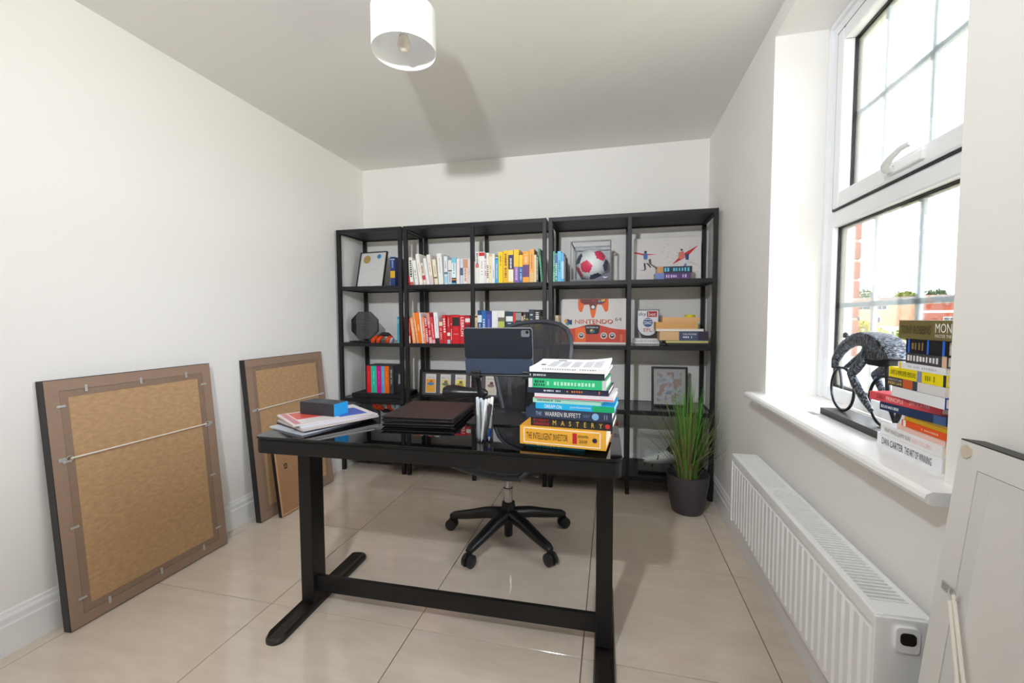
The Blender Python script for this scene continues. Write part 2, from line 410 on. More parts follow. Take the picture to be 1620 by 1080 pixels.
S0, S1, S2 = .0185, .5449, 1.5589
shelving('narrow black metal shelving unit of one column in the corner', S0, .51, False)
shelving('wide black metal shelving unit full of books, between the two others', S1, 1.0, True)
shelving('wide black metal shelving unit holding the display football, beside the grass', S2, 1.0, True)

# ------------------------------------------------------------------ books
def book(label, loc, w, h, d, col, rot=(0, 0, 0), bands=(), title=None, tcol=(255, 255, 255), group=None, texts=(), name='book', pcol=None, rough=.4, hard=True, cat='book'):
    """upright book: spine faces -y at y=0, thickness x 0..w, height z 0..h.  bands: (z0, z1, rgb) fractions of height;
    texts: (string, z centre fraction, length fraction, x centre fraction, size fraction, rgb), read from top to bottom"""
    o = thing(name, label, cat, loc, rot, group)
    c = paint(col, rough); th = min(.0022, w * .12)
    b = MB(); b.box(0, th, .0, d, 0, h).box(w - th, w, 0, d, 0, h).box(th, w - th, 0, th * 1.2, 0, h)
    b.build('cover', c, o)
    B('pages', paper if pcol is None else paint(pcol, .8), o, th, w - th, th * 1.2, d - .004, .003 if hard else .0004, h - (.003 if hard else .0004))
    for z0, z1, bc in bands:
        B('spine_band', paint(bc, rough), o, 0, w, -.0004, 0, h * z0, h * z1)
    for s, zc, lf, xc, sf, tc in texts:
        lettering(o, s, (w * xc, -.0008, h * zc), (0, 0, -1), (1, 0, 0), h * lf, w * sf, paint(tc))
    if title:
        r = random.Random(len(label) * 7 + int(loc[0] * 1000))
        dashes(o, (w * .5, -.0008, h * title[0]), (0, 0, -1), (1, 0, 0), h * title[1], w * (title[2] if len(title) > 2 else .45), paint(tcol), n=title[3] if len(title) > 3 else 9, rnd=r)
    return o
WHT, CRM, RED, ORG, YEL, BLK, NVY = (238, 237, 234), (232, 222, 200), (200, 30, 42), (240, 120, 40), (248, 208, 20), (28, 28, 30), (30, 52, 92)
G1 = 'books on the top shelf of the middle unit'; G2 = 'books on the second shelf of the middle unit'; G3 = 'books at the left end of the football unit'
def row(z, group, rows, y=-.375):
    for x, w, h, lean, col, bands, title, tcol, label, *ex in rows:
        a = -math.asin(min(.5, -lean / h)) if lean < 0 else 0
        book(label, (x, y + random.uniform(0, .006), z), w - .0006, h, random.uniform(.13, .155), col, (0, a, 0), bands, title, tcol, group, texts=ex[0] if ex else ())
row(LV[0], G1, [
 (.5725, .0085, .065, 0, (206, 40, 38), [(.0, .25, (150, 20, 24))], None, WHT, 'tiny red booklet tucked against the left post of the top shelf'),
 (.585, .025, .192, -.008, (236, 236, 226), [(.0, .12, (200, 90, 90))], (.58, .62, .6, 8), BLK, 'white book with tall black spine letters, first of the leaning white books'),
 (.624, .026, .170, -.021, WHT, [], (.45, .4, .35, 9), (120, 130, 140), 'plain white leaning book with small grey title'),
 (.659, .025, .214, -.030, (240, 238, 230), [], (.55, .3, .3, 8), (190, 180, 160), 'tall ivory leaning book with almost no spine print'),
 (.688, .023, .151, -.025, (228, 214, 196), [(.22, .42, (200, 70, 80))], (.7, .36, .4, 8), (90, 70, 60), 'short cream leaning book with a red patch low on the spine'),
 (.713, .022, .183, -.028, (232, 234, 240), [], None, BLK, 'cool white leaning book without any visible title'),
 (.737, .025, .207, -.026, (240, 232, 222), [(.02, .3, (226, 204, 200))], (.6, .35, .3, 9), (190, 150, 120), 'tall white leaning book with a faint pink foot'),
 (.771, .024, .173, -.019, (234, 226, 204), [(.24, .3, (110, 100, 60))], (.6, .4, .3, 9), (160, 150, 120), 'cream leaning book with a small dark emblem near its foot'),
 (.800, .034, .211, -.015, (240, 240, 238), [], (.6, .5, .28, 12), (190, 190, 190), 'thick tall white book, last of the leaning ones on the top shelf'),
 (.841, .025, .190, -.004, (226, 234, 240), [(.36, .44, (90, 130, 160)), (.04, .3, (170, 210, 230))], (.7, .3, .3, 8), (200, 120, 120), 'white book with a pale blue lower spine'),
 (.867, .026, .164, 0, (200, 220, 228), [(.5, .98, (236, 230, 226)), (.54, .58, (40, 50, 60))], (.28, .4, .4, 8), (190, 90, 110), 'grey-blue book with a white upper spine and dark stripe'),
 (.894, .031, .179, 0, (120, 204, 226), [(.2, .8, (226, 240, 244)), (.05, .16, (40, 40, 70)), (.16, .24, (226, 150, 80))], (.52, .5, .4, 9), (30, 120, 140), 'bright cyan and white book with a dark block at the foot'),
 (.930, .022, .171, 0, (244, 230, 226), [], None, RED, 'white book with a blush pink spine and no title'),
 (.955, .022, .167, 0, (206, 218, 236), [(.35, .65, (90, 110, 150))], (.5, .28, .3, 6), NVY, 'pale blue book with a narrow dark blue title panel'),
 (.978, .030, .170, 0, (240, 226, 216), [(.62, .97, (206, 150, 120))], (.34, .5, .5, 7), (190, 110, 100), 'white book with a brown face at the top of its spine'),
 (1.009, .021, .168, 0, (240, 230, 226), [], (.5, .4, .4, 8), (220, 180, 170), 'off-white book beside the middle post with pale pink print'),
 (1.0578, .0080, .148, 0, (238, 232, 224), [], None, BLK, 'short thin white book just right of the middle post'),
 (1.066, .0228, .211, 0, (236, 234, 230), [(.5, .62, (220, 120, 110))], (.78, .34, .55, 6), (60, 60, 60), 'white book with black print and a red lozenge'),
 (1.089, .038, .210, 0, (242, 241, 240), [(.87, .98, (206, 24, 44))], (.5, .5, .22, 10), (150, 120, 120), 'wide white book with a red block at the top of its spine'),
 (1.1275, .013, .165, 0, (238, 226, 224), [], (.6, .6, .55, 9), (206, 70, 70), 'thin white book with red title strokes'),
 (1.141, .0158, .202, 0, (240, 238, 232), [], (.34, .5, .6, 8), (40, 40, 44), 'slim white book with bold black title on the lower spine'),
 (1.157, .0225, .193, 0, (240, 228, 198), [(.92, .99, (214, 190, 140))], (.5, .3, .3, 8), (170, 150, 110), 'cream book with a tan top edge among the white ones'),
 (1.180, .0185, .194, 0, (238, 236, 236), [], (.3, .3, .3, 7), (160, 150, 150), 'plain white book next to the cyan-topped one'),
 (1.2005, .0205, .171, 0, (234, 240, 244), [(.0, .9, (64, 176, 226)), (.9, .97, (20, 130, 190))], (.45, .6, .35, 10), WHT, 'thin sky blue book before the run of yellow ones'),
 (1.223, .030, .205, 0, (246, 214, 20), [], (.72, .34, .35, 10), (120, 100, 10), 'plain yellow book, first of the yellow run'),
 (1.254, .0365, .212, 0, (244, 200, 12), [(.0, .5, (242, 190, 20))], (.52, .76, .4, 14), (150, 60, 20), 'yellow book with a long red-brown title'),
 (1.291, .034, .212, 0, (248, 206, 30), [(.42, .86, (30, 50, 100)), (.04, .4, (246, 238, 214))], (.64, .4, .4, 9), WHT, 'yellow book with navy title panel and white lower spine'),
 (1.328, .034, .215, 0, (250, 202, 30), [(.0, .48, (130, 96, 176))], (.24, .42, .45, 10), (226, 200, 240), 'yellow book with a purple lower half'),
 (1.364, .0235, .179, 0, (250, 206, 40), [(.0, .57, (34, 96, 170))], (.3, .46, .45, 9), (190, 224, 240), 'narrow yellow book with a blue lower half'),
 (1.388, .0415, .202, 0, (250, 166, 30), [(.18, .57, (98, 52, 120))], (.76, .3, .4, 7), (250, 226, 190), 'orange book with a purple band across the spine'),
 (1.431, .0315, .215, 0, (240, 172, 70), [(.0, .3, (234, 190, 120))], (.6, .5, .3, 10), (200, 110, 40), 'plain tall orange book beside a cream one'),
 (1.463, .0148, .177, 0, (236, 218, 170), [], None, BLK, 'thin cream book between the orange and the black ones'),
 (1.478, .0135, .173, 0, (30, 44, 34), [(.0, .96, (34, 52, 38))], (.5, .86, .5, 16), (226, 226, 214), 'blackish green book with white lettering down the spine'),
 (1.5070, .0128, .217, -.0185, (24, 150, 96), [(.8, .92, (16, 100, 62))], (.45, .5, .4, 9), (150, 220, 190), 'tall emerald green book, last on the top shelf before the right post'),
])
row(LV[1], G2, [
 (.572, .0085, .171, 0, (226, 70, 40), [(.0, .3, (240, 226, 214))], (.6, .4, .35, 8), (250, 200, 170), 'red-orange book with a white foot, first on the second shelf'),
 (.601, .024, .183, -.022, (238, 150, 90), [(.0, .95, (236, 170, 120))], (.5, .8, .3, 12), (250, 236, 220), 'pale orange leaning book with a white stripe of text'),
 (.630, .0145, .215, -.031, (244, 168, 110), [], (.5, .5, .35, 9), (255, 240, 226), 'tall thin peach leaning book'),
 (.645, .0255, .215, -.029, (246, 124, 10), [], (.5, .22, .45, 5), (255, 220, 170), 'tall bright orange leaning book'),
 (.671, .0115, .215, -.024, (240, 236, 230), [], None, RED, 'thin white leaning book beside the bright orange one'),
 (.683, .0195, .182, -.0165, (244, 150, 110), [], (.5, .6, .35, 10), (255, 230, 214), 'salmon leaning book with pale text'),
 (.703, .0205, .182, -.017, (196, 40, 56), [], (.5, .92, .62, 14), (246, 236, 232), 'crimson leaning book with large white capitals down the whole spine'),
 (.726, .022, .214, -.022, (206, 60, 70), [(.6, .98, (214, 150, 146)), (.0, .2, (240, 190, 190))], (.5, .5, .4, 9), (250, 220, 220), 'red leaning book with a faded grey-pink top'),
 (.749, .0215, .184, -.019, (226, 60, 78), [(.0, .14, (240, 180, 180))], (.5, .6, .35, 10), (250, 210, 210), 'coral red leaning book with a pale foot'),
 (.771, .0295, .214, -.015, (240, 240, 242), [(.0, .17, (40, 40, 48))], (.6, .5, .3, 9), (200, 196, 200), 'white leaning book with a black foot among the red ones'),
 (.802, .0265, .152, -.006, (206, 44, 52), [(.8, .98, (230, 220, 196))], (.4, .6, .4, 9), (246, 214, 206), 'short red book with a cream label at the top'),
 (.830, .0255, .196, -.010, (214, 30, 44), [], (.62, .52, .6, 6), (255, 236, 232), 'red book with big white capitals on the upper spine'),
 (.8565, .0215, .189, -.002, (206, 30, 46), [(.0, .14, (190, 210, 226)), (.28, .4, (246, 240, 240))], (.75, .3, .35, 7), (240, 200, 200), 'red book with a white figure at the foot of the spine'),
 (.880, .016, .198, 0, (196, 24, 36), [], (.4, .6, .4, 9), (255, 230, 226), 'thin red book left of the red book with a dark photograph'),
 (.897, .049, .194, 0, (214, 22, 38), [(.62, .93, (44, 40, 40))], None, WHT, 'widest red book with a dark photograph on its spine', [('I', .52, .002, .5, .5, (255, 200, 200)), ('-  -  -', .34, .03, .5, .7, (255, 220, 220))]),
 (.947, .037, .194, 0, (212, 20, 36), [], None, WHT, 'red book with large white six-letter title', [('LEBRON', .60, .66, .5, .62, (255, 246, 244))]),
 (.9885, .035, .188, 0, (196, 30, 60), [(.78, .92, (240, 232, 230)), (.5, .7, (120, 20, 40))], None, WHT, 'dark pink book with white label beside the middle post'),
 (1.0578, .0175, .199, 0, (226, 206, 166), [(.9, .95, (70, 60, 50)), (.3, .35, (90, 70, 50))], (.6, .36, .3, 7), (120, 100, 70), 'beige book just right of the middle post on the second shelf'),
 (1.076, .030, .226, 0, (26, 62, 110), [(.64, .86, (220, 232, 240))], (.4, .4, .4, 8), (200, 220, 240), 'navy book with a white spot near the top'),
 (1.106, .031, .224, 0, (34, 104, 178), [], (.45, .6, .5, 8), (214, 230, 246), 'royal blue book with pale title'),
 (1.138, .0345, .221, 0, (70, 84, 168), [(.9, 1, (50, 60, 130))], (.5, .5, .25, 9), (150, 160, 220), 'violet-blue book at the end of the blue ones'),
 (1.175, .042, .223, 0, (234, 236, 240), [], None, BLK, 'wide blank white book right of the blue ones'),
 (1.218, .045, .223, 0, (232, 232, 226), [(.3, .68, (186, 196, 90)), (.68, .8, (110, 106, 90))], None, BLK, 'white book with a green leafy picture on its spine'),
 (1.272, .0475, .216, 0, (26, 60, 82), [(.7, .86, (236, 240, 240))], (.5, .3, .5, 7), (220, 230, 232), 'dark teal book with a white emblem'),
 (1.321, .0172, .212, 0, (214, 48, 40), [], None, WHT, 'slim scarlet book beside the dark teal one'),
 (1.339, .038, .214, 0, (34, 32, 34), [(.74, .97, (150, 150, 150)), (.3, .6, (130, 50, 44))], None, WHT, 'black book with grey photo and dull red patch'),
 (1.378, .0128, .187, 0, (206, 186, 150), [], None, BLK, 'narrow tan book between two dark ones'),
 (1.391, .0165, .213, 0, (44, 40, 38), [(.2, .95, (70, 64, 60))], (.6, .6, .6, 8), (230, 220, 200), 'charcoal book with cream lettering'),
 (1.408, .0172, .213, 0, (26, 26, 24), [(.3, .8, (176, 170, 40))], None, BLK, 'black book with a yellow title panel'),
 (1.428, .0345, .229, 0, (34, 50, 72), [], (.62, .5, .55, 7), (220, 226, 230), 'tall slate blue book with white capitals'),
 (1.463, .042, .227, 0, (22, 22, 24), [(.52, .6, (220, 190, 60)), (.42, .48, (220, 190, 60))], (.82, .22, .6, 4), (230, 230, 230), 'broad black book with yellow bars on its spine'),
 (1.506, .0128, .186, 0, (60, 52, 30), [(.4, .8, (190, 170, 60))], None, BLK, 'short dark olive book next to the right post'),
])
row(LV[0], G3, [
 (1.5865, .0125, .194, 0, (30, 156, 130), [(.0, .3, (120, 200, 170))], (.5, .5, .4, 8), (200, 240, 226), 'sea green book, first of the short row left of the football'),
 (1.5995, .015, .179, 0, (30, 150, 130), [(.66, .96, (40, 70, 150))], (.36, .6, .5, 9), (240, 250, 250), 'green and navy book beside the two sky blue ones'),
 (1.615, .024, .194, 0, (70, 186, 230), [], (.5, .4, .35, 7), (30, 110, 160), 'wide sky blue book in the row left of the football'),
 (1.6395, .0165, .183, 0, (50, 160, 220), [(.1, .7, (170, 216, 240))], None, BLK, 'thin sky blue book with whitish middle, left of the football'),
 (1.6565, .0105, .160, 0, (70, 60, 56), [], None, BLK, 'thin dark brown booklet ending the row left of the football'),
])
row(LV[1], G3, [
 (1.5865, .0125, .186, 0, (30, 28, 30), [], None, BLK, 'thin black book at the left post of the football unit, second shelf'),
 (1.5995, .0185, .190, 0, (226, 206, 170), [(.4, .6, (90, 70, 50))], (.75, .3, .4, 6), (80, 60, 40), 'cream book with brown stripe beside the game print'),
], y=-.36)
book('blank white book standing behind the left edge of the game print', (1.622, -.205, LV[1]), .030, .207, .14, (236, 236, 238), group=G3)
# narrow unit
book('dark blue book with a yellow emblem standing by itself in the corner unit', (.420, -.345, LV[0]), .036, .205, .15, (20, 54, 124), bands=[(.28, .52, (226, 176, 40)), (.9, .93, (190, 200, 220))], title=(.72, .3, .4, 7), tcol=(150, 180, 230))
book('teal blue book at the right end of the award shelf', (.462, -.34, LV[1]), .0165, .187, .15, (60, 176, 206), bands=[(.75, .9, (140, 200, 210))])
book('red-orange book pressed to the right post of the award shelf', (.479, -.34, LV[1]), .0175, .187, .15, (214, 70, 46), bands=[(.0, .3, (230, 130, 110))])

# ------------------------------------------------------------------ things in the narrow unit
# certificate frame leaning back
a = math.radians(-14)
o = thing('certificate_frame', 'thin black frame with white certificate, gold seal and blue seal', 'picture frame', (.185, -.235, LV[0]), (a, 0, math.radians(-5)))
b = MB()
for q in ((-.118, -.112, 0, .282), (.112, .118, 0, .282)): b.box(q[0], q[1], -.010, .008, q[2], q[3])
b.box(-.112, .112, -.010, .008, 0, .006).box(-.112, .112, -.010, .008, .276, .282)
b.build('frame', black_plastic, o)
B('sheet', mat('certificate_paper', (226, 226, 226), .6), o, -.112, .112, -.002, .006, .006, .276)
flat(o, 'gold_seal', disc(-.055, .225, .032), mat('gold_print', (190, 160, 96), .5), -.003)
flat(o, 'blue_seal', disc(.05, .245, .018), mat('blue_print', (70, 150, 200), .5), -.003)
dashes(o, (0, -.003, .14), (1, 0, 0), (0, 0, 1), .14, .004, paint((200, 200, 202)), 12)
dashes(o, (0, -.003, .03), (1, 0, 0), (0, 0, 1), .02, .008, paint((160, 160, 165)), 2)
# octagonal glass award
o = thing('glass_award', 'octagonal smoked glass award on a flat black base', 'award', (.170, -.285, LV[1]))
B('base', black_plastic, o, -.108, .112, -.035, .035, 0, .010, .002)
oc = [(.118 * math.cos(PI / 8 + i * PI / 4), .118 + .006 + .110 * math.sin(PI / 8 + i * PI / 4)) for i in range(8)]
MB().prism(oc, -.010, .012, 'y').build('plaque', clear('smoked_glass', (.30, .33, .34), .3), o, .002)
hx = mat('etched_print', (60, 66, 72), .5)
for i, (z, w_) in enumerate(((.178, .05), (.172, .05), (.166, .05))): dashes(o, (-.03, -.0115, z), (1, 0, 0), (0, 0, 1), w_, .003, hx, 5)
lettering(o, 'o', (.045, -.0115, .17), (1, 0, 0), (0, 0, 1), .03, .03, hx, 'emblem')
for z, w_ in ((.135, .15), (.112, .06), (.094, .04)): dashes(o, (0, -.0115, z), (1, 0, 0), (0, 0, 1), w_, .005, hx, 14)
MB().tube([(-.118, .030, .01), (-.128, .028, .06), (-.125, .026, .15), (-.098, .022, .19)], .004, 6).build('clear_edge', acrylic, o, smooth=True)
# orange toy
o = thing('toy_crab', 'small orange and black toy with bent legs beside the glass award', 'toy', (.350, -.325, LV[1] + .0025))
om = mat('orange_plastic', (206, 66, 22), .3); sv = mat('silver_plastic', (150, 150, 165), .3)
for sx_ in (-.075, -.035, .04):
    MB().tube([(sx_, -.028, 0), (sx_ + .004, -.032, .018), (sx_ + .016, -.014, .036), (sx_ + .024, 0, .044)], [.014, .017, .014, .007], 10).build('leg', om, o, smooth=True)
MB().tube([(-.045, 0, .040), (-.01, 0, .058), (.03, .005, .056), (.062, .005, .034)], [.010, .016, .015, .010], 10).build('body', black_plastic, o, smooth=True)
MB().tube([(.058, -.012, .002), (.066, -.012, .020), (.076, -.008, .034)], [.018, .020, .012], 10).build('claw', sv, o, smooth=True)
MB().tube([(-.03, .0, .055), (.0, .0, .066), (.03, 0, .062)], .004, 6).build('cable', gasket, o, smooth=True)
# boxed book set on a flat black box
tag(MB().box(.085, .490, -.34, -.09, LV[2], LV[2] + .030).build('flat_box', mat('black_card', (26, 26, 29), .6), None, .002), 'flat black box lying under the boxed set of coloured books', 'box')
zb = LV[2] + .0305
o = thing('slipcase', 'open dark grey slipcase holding five bright coloured books', 'slipcase', (.300, -.22, zb))
sm = mat('dark_slipcase', (66, 68, 74), .5, var=.35, vscale=40)
b = MB(); b.box(-.110, -.1075, -.09, .05, 0, .205).box(.076, .1085, -.09, .05, 0, .205).box(-.1075, .076, -.09, .05, .2025, .205).box(-.1075, .076, -.09, .05, 0, .0015).box(-.1075, .076, .047, .05, .0015, .2025)
b.build('case', sm, o)
b = MB(); b.quad((.1088, -.02, .06), (.1088, .02, .06), (.1088, .014, .12), (.1088, -.01, .14)); b.build('case_print', paint((216, 220, 224)), o)
dashes(o, (.092, -.0905, .12), (0, 0, -1), (1, 0, 0), .11, .012, paint((190, 195, 200)), 9)
x = .1935
for w_, c_, lab in ((.036, (228, 26, 34), 'red'), (.044, (40, 200, 170), 'turquoise'), (.040, (206, 20, 140), 'magenta'), (.024, (70, 180, 230), 'light blue'), (.0375, (246, 104, 10), 'orange')):
    book(lab + ' book in the dark grey slipcase', (x, -.312, zb + .002), w_ - .0005, .199, .135, c_, title=(.55, .5, .2, 9), tcol=tuple(min(255, v + 70) for v in c_), group='boxed set of coloured books')
    x += w_
# ------------------------------------------------------------------ framed trading cards
o = thing('card_frame', 'long black frame with a row of trading cards on grey mount', 'picture frame', (.895, -.235, LV[2]), (math.radians(-6), 0, 0))
b = MB(); b.box(-.318, -.298, -.012, .01, 0, .205).box(.298, .318, -.012, .01, 0, .205).box(-.298, .298, -.012, .01, 0, .020).box(-.298, .298, -.012, .01, .185, .205)
b.build('frame', black_plastic, o, .0015)
B('mount', mat('grey_mount', (92, 88, 90), .7), o, -.298, .298, 0, .008, .020, .185)
for i in range(5):
    cx = -.230 + i * .115
    c_ = B('card', paint((226, 222, 220)), o, cx - .040, cx + .040, -.004, 0, .034, .172)
    B('picture', paint([(240, 176, 60), (226, 214, 150), (236, 226, 120), (226, 90, 60), (220, 210, 190)][i]), c_, cx - .034, cx + .034, -.005, -.004, .04, .135)
    flat(c_, 'figure', disc(cx, .100, .026, 12, .012), paint([(70, 140, 190), (120, 130, 100), (190, 170, 60), (190, 60, 50), (150, 120, 120)][i]), -.0054)
    flat(c_, 'figure', disc(cx + .004, .118, .014, 10, .010), paint([(220, 110, 40), (150, 110, 90), (120, 110, 90), (120, 60, 60), (90, 80, 90)][i]), -.0056)
    dashes(c_, (cx, -.0046, .146), (1, 0, 0), (0, 0, 1), .056, .006, paint((120, 110, 90)), 9)
# ------------------------------------------------------------------ football in display case
o = thing('display_case', 'clear football display case with thin black edges', 'display case', (1.822, -.245, LV[0]))
e = .1275; hh = .255; ew = .0075
b = MB()
for sx_ in (-e, e - ew):
    for yy in (-.115, .115 - ew): b.box(sx_, sx_ + ew, yy, yy + ew, 0, hh)
for zz in (0, hh - ew):
    for yy in (-.115, .115 - ew): b.box(-e + ew, e - ew, yy, yy + ew, zz, zz + ew)
    for sx_ in (-e, e - ew): b.box(sx_, sx_ + ew, -.115 + ew, .115 - ew, zz, zz + ew)
b.build('edge_frame', black_plastic, o)
B('front_pane', clear('soft_acrylic', (.97, .98, .98), .0, .35, .10), o, -e + ew, e - ew, -.113, -.111, ew, hh - ew)
B('back_card', mat('silver_card', (190, 192, 200), .5, var=.2, vscale=30), o, -e + ew, e - ew, .109, .112, ew, hh - ew)
B('base', mat('purple_base', (52, 36, 84), .4), o, -e + ew, e - ew, -.109, .109, ew * .5, .012)
MB().prism([(.02, .012), (e - ew, .012), (e - ew, .056)], -.1105, -.108, 'y').build('corner_print', mat('purple_base', (52, 36, 84), .4), o)
flat(o, 'white_mark', [(.078, .022), (.09, .018), (.114, .026), (.09, .024), (.08, .028)], paint((250, 250, 250)), -.1112)
R_ = .104
o = thing('football', 'white football with pink and navy panels inside the clear case', 'ball', (1.826, -.245, LV[0] + .0125 + R_))
bm = bmesh.new(); bmesh.ops.create_icosphere(bm, subdivisions=4, radius=R_); me = bpy.data.meshes.new('ball_skin'); bm.to_mesh(me); bm.free()
for p in me.polygons: p.use_smooth = True
put('ball_skin', me, mat('ball_white', (232, 234, 236), .4, bump=.15, bscale=300), o)
dirs = [Vector(q).normalized() for q in ((-.32, -.88, -.22), (-.82, -.42, .34), (.55, -.66, .50), (.93, -.36, -.12), (-.86, -.30, -.50), (.25, -.45, -.86), (.0, .2, 1), (.6, .7, .3), (-.5, .8, .4), (.5, .7, -.6), (-.55, .75, -.4))]
for i, dv in enumerate(dirs):
    u = dv.orthogonal().normalized(); v = dv.cross(u); b = MB(); rings = 6
    n0 = len(b.v); b.v.append(tuple(dv * R_ * 1.008))
    for k in range(1, rings + 1):
        for j in range(10):
            an = 2 * PI * j / 10; rr = .46 * k / rings * (1 if j % 2 == 0 else .84)
            q = (dv + (u * math.cos(an) + v * math.sin(an)) * rr).normalized() * R_ * (1.008 if k < rings else 1.003)
            b.v.append(tuple(q))
    for j in range(10):
        b.f.append((0, 1 + j, 1 + (j + 1) % 10))
        for k in range(rings - 1): b.f.append((1 + k * 10 + j, 1 + (k + 1) * 10 + j, 1 + (k + 1) * 10 + (j + 1) % 10, 1 + k * 10 + (j + 1) % 10))
    b.build('panel', mat('ball_pink', (226, 36, 84), .4) if i % 2 == 0 else mat('ball_navy', (36, 50, 84), .4), o, smooth=True)
# ------------------------------------------------------------------ football canvas
o = thing('football_canvas', 'white canvas print of running footballers in blue and red', 'canvas print', (2.303, -.165, LV[0]), (math.radians(-4), 0, 0))
B('canvas', mat('white_canvas', (226, 222, 222), .8, bump=.1, bscale=500), o, -.208, .208, 0, .02, 0, .290, .003)
rp, bl, dk, sk = paint((206, 40, 56)), paint((60, 110, 170)), paint((46, 42, 52)), paint((196, 160, 140))
def pf(name, pts, m, y=-.0006): flat(o, name, [(x * .001 - .208, z * .001) for x, z in pts], m, y)
pf('red_streak', [(-2, 196), (8, 202), (60, 190), (150, 182), (60, 178)], rp, -.0004)
pf('runner', [(60, 192), (84, 192), (88, 165), (84, 150), (62, 152)], bl); pf('runner', [(62, 150), (84, 150), (90, 128), (60, 126)], paint((214, 210, 214)))
pf('runner', [(62, 128), (74, 126), (78, 84), (68, 82)], dk); pf('runner', [(76, 128), (90, 126), (112, 100), (104, 96)], dk); pf('runner', disc(74, 200, 9, 10), dk)
pf('defender', [(92, 150), (108, 156), (112, 120), (146, 98), (140, 88), (96, 122)], paint((110, 80, 84))); pf('shadow_stroke', [(36, 80), (74, 84), (72, 78)], dk)
pf('red_streak', [(238, 112), (300, 176), (400, 234), (340, 170), (312, 150)], rp, -.0004)
pf('runner', [(280, 190), (308, 200), (322, 160), (296, 140), (276, 160)], paint((220, 120, 110))); pf('runner', disc(297, 206, 7, 10), dk)
pf('runner', [(320, 180), (342, 176), (340, 138), (322, 142)], paint((40, 60, 120))); pf('runner', [(322, 140), (342, 138), (344, 112), (312, 100)], paint((220, 220, 226))); pf('runner', [(318, 118), (330, 112), (318, 92), (310, 98)], bl)
for i in range(18):
    r = random.Random(i); cx, cz = r.uniform(150, 395), r.uniform(60, 255); pf('fleck', [(cx, cz), (cx + 9, cz + 2), (cx + 6, cz - 2)], dk)
pf('thin_stroke', [(345, 130), (398, 100), (400, 98), (346, 127)], rp)
# two books lying in front of it
def flat_book(label, x0, x1, y, z, th, d, col, rz=0, **k):
    """lying book, spine towards -y before rz, left end at (x0,y)"""
    L = x1 - x0; c, s_ = math.cos(rz), math.sin(rz)
    return book(label, (x0 + L * c, y + L * s_, z), th, L, d, col, (0, -PI / 2, rz), **k)
flat_book('purple book lying at the bottom of the pair before the football canvas', 2.216, 2.421, -.335, LV[0] + .0005, .040, .14, (84, 50, 120), bands=[(.75, 1, (110, 130, 190))], title=(.4, .6, .5, 9), tcol=(214, 190, 226), group='pair of books before the canvas')
flat_book('dark book with light blue capitals lying on the purple one', 2.226, 2.428, -.333, LV[0] + .0411, .039, .14, (24, 36, 56), bands=[(.82, 1, (190, 140, 80))], title=(.42, .74, .62, 9), tcol=(90, 190, 224), group='pair of books before the canvas')
# ------------------------------------------------------------------ games console print
o = thing('console_canvas', 'white print with orange game controller and console front', 'canvas print', (1.838, -.262, LV[1]), (math.radians(-5), 0, 0))
w2, ch = .2085, .300
B('canvas', mat('white_canvas', (226, 222, 222), .8, bump=.1, bscale=500), o, -w2, w2, 0, .02, 0, ch, .002)
oc, ob = paint((238, 104, 32)), paint((206, 66, 40))
def pf2(name, pts, m, y): return flat(o, name, [(x * .001 - w2, z * .001) for x, z in pts], m, y)
# controller: cut off by the top edge
pf2('controller_print', [(108, 299), (106, 262), (110, 228), (122, 212), (134, 214), (142, 240), (146, 258), (178, 262), (184, 240), (190, 200), (198, 176), (206, 172), (214, 178), (222, 204), (228, 244), (234, 262), (262, 258), (272, 238), (282, 216), (294, 212), (302, 224), (306, 258), (304, 299)], oc, -.0005)
pf2('controller_print', [(120, 298), (124, 276), (150, 262), (178, 264), (190, 246), (206, 238), (222, 246), (234, 264), (262, 264), (286, 278), (292, 298)], paint((120, 52, 52)), -.0008)
pf2('stick', disc(205, 244, 17, 16), paint((70, 70, 78)), -.0010); pf2('stick', disc(205, 245, 11, 14), paint((230, 232, 234)), -.0013)
for cx, cz, c_ in ((256, 274, (40, 70, 170)), (246, 284, (140, 150, 160)), (264, 288, (240, 190, 40)), (276, 290, (244, 200, 60))): pf2('button', disc(cx, cz, 8, 10), paint(c_), -.0011)
pf2('button', disc(205, 288, 7, 10), paint((206, 50, 50)), -.0011)
# the console's wavy front
wave = [(1, 12)] + [(x, 96 + 36 * math.exp(-((x - 205) / 105) ** 2)) for x in range(1, 417, 16)] + [(416, 96), (416, 12)]
pf2('console_print', wave, ob, -.0005); pf2('console_print', [(1, 1), (416, 1), (416, 12), (1, 12)], paint((226, 218, 214)), -.0006)
pf2('console_print', [(90, 14), (160, 14), (160, 110), (120, 112), (90, 104)], oc, -.0007)
pf2('badge', [(154, 122), (160, 126), (244, 126), (252, 120), (246, 74), (234, 66), (170, 66), (160, 74)], paint((16, 22, 30)), -.0010)
lettering(o, 'NINTENDO 64', (.200 - w2, -.0014, .110), (1, 0, 0), (0, 0, 1), .076, .010, paint((240, 240, 240)))
pf2('logo', [(186, 92), (200, 100), (216, 92), (216, 78), (200, 72), (186, 78)], paint((60, 130, 150)), -.0013); pf2('logo', [(186, 92), (200, 100), (202, 88), (192, 84)], paint((240, 180, 40)), -.0015)
for cx in (130, 276, 330):
    pf2('port', disc(cx, 56, 21, 20), paint((226, 214, 204)), -.0009); pf2('port', disc(cx, 56, 15, 18), paint((60, 62, 72)), -.0012); pf2('port', disc(cx, 60, 10, 14, 5), paint((214, 216, 222)), -.0014)
pf2('highlight', [(380, 16), (394, 16), (394, 66), (380, 66)], paint((226, 110, 90)), -.0008)
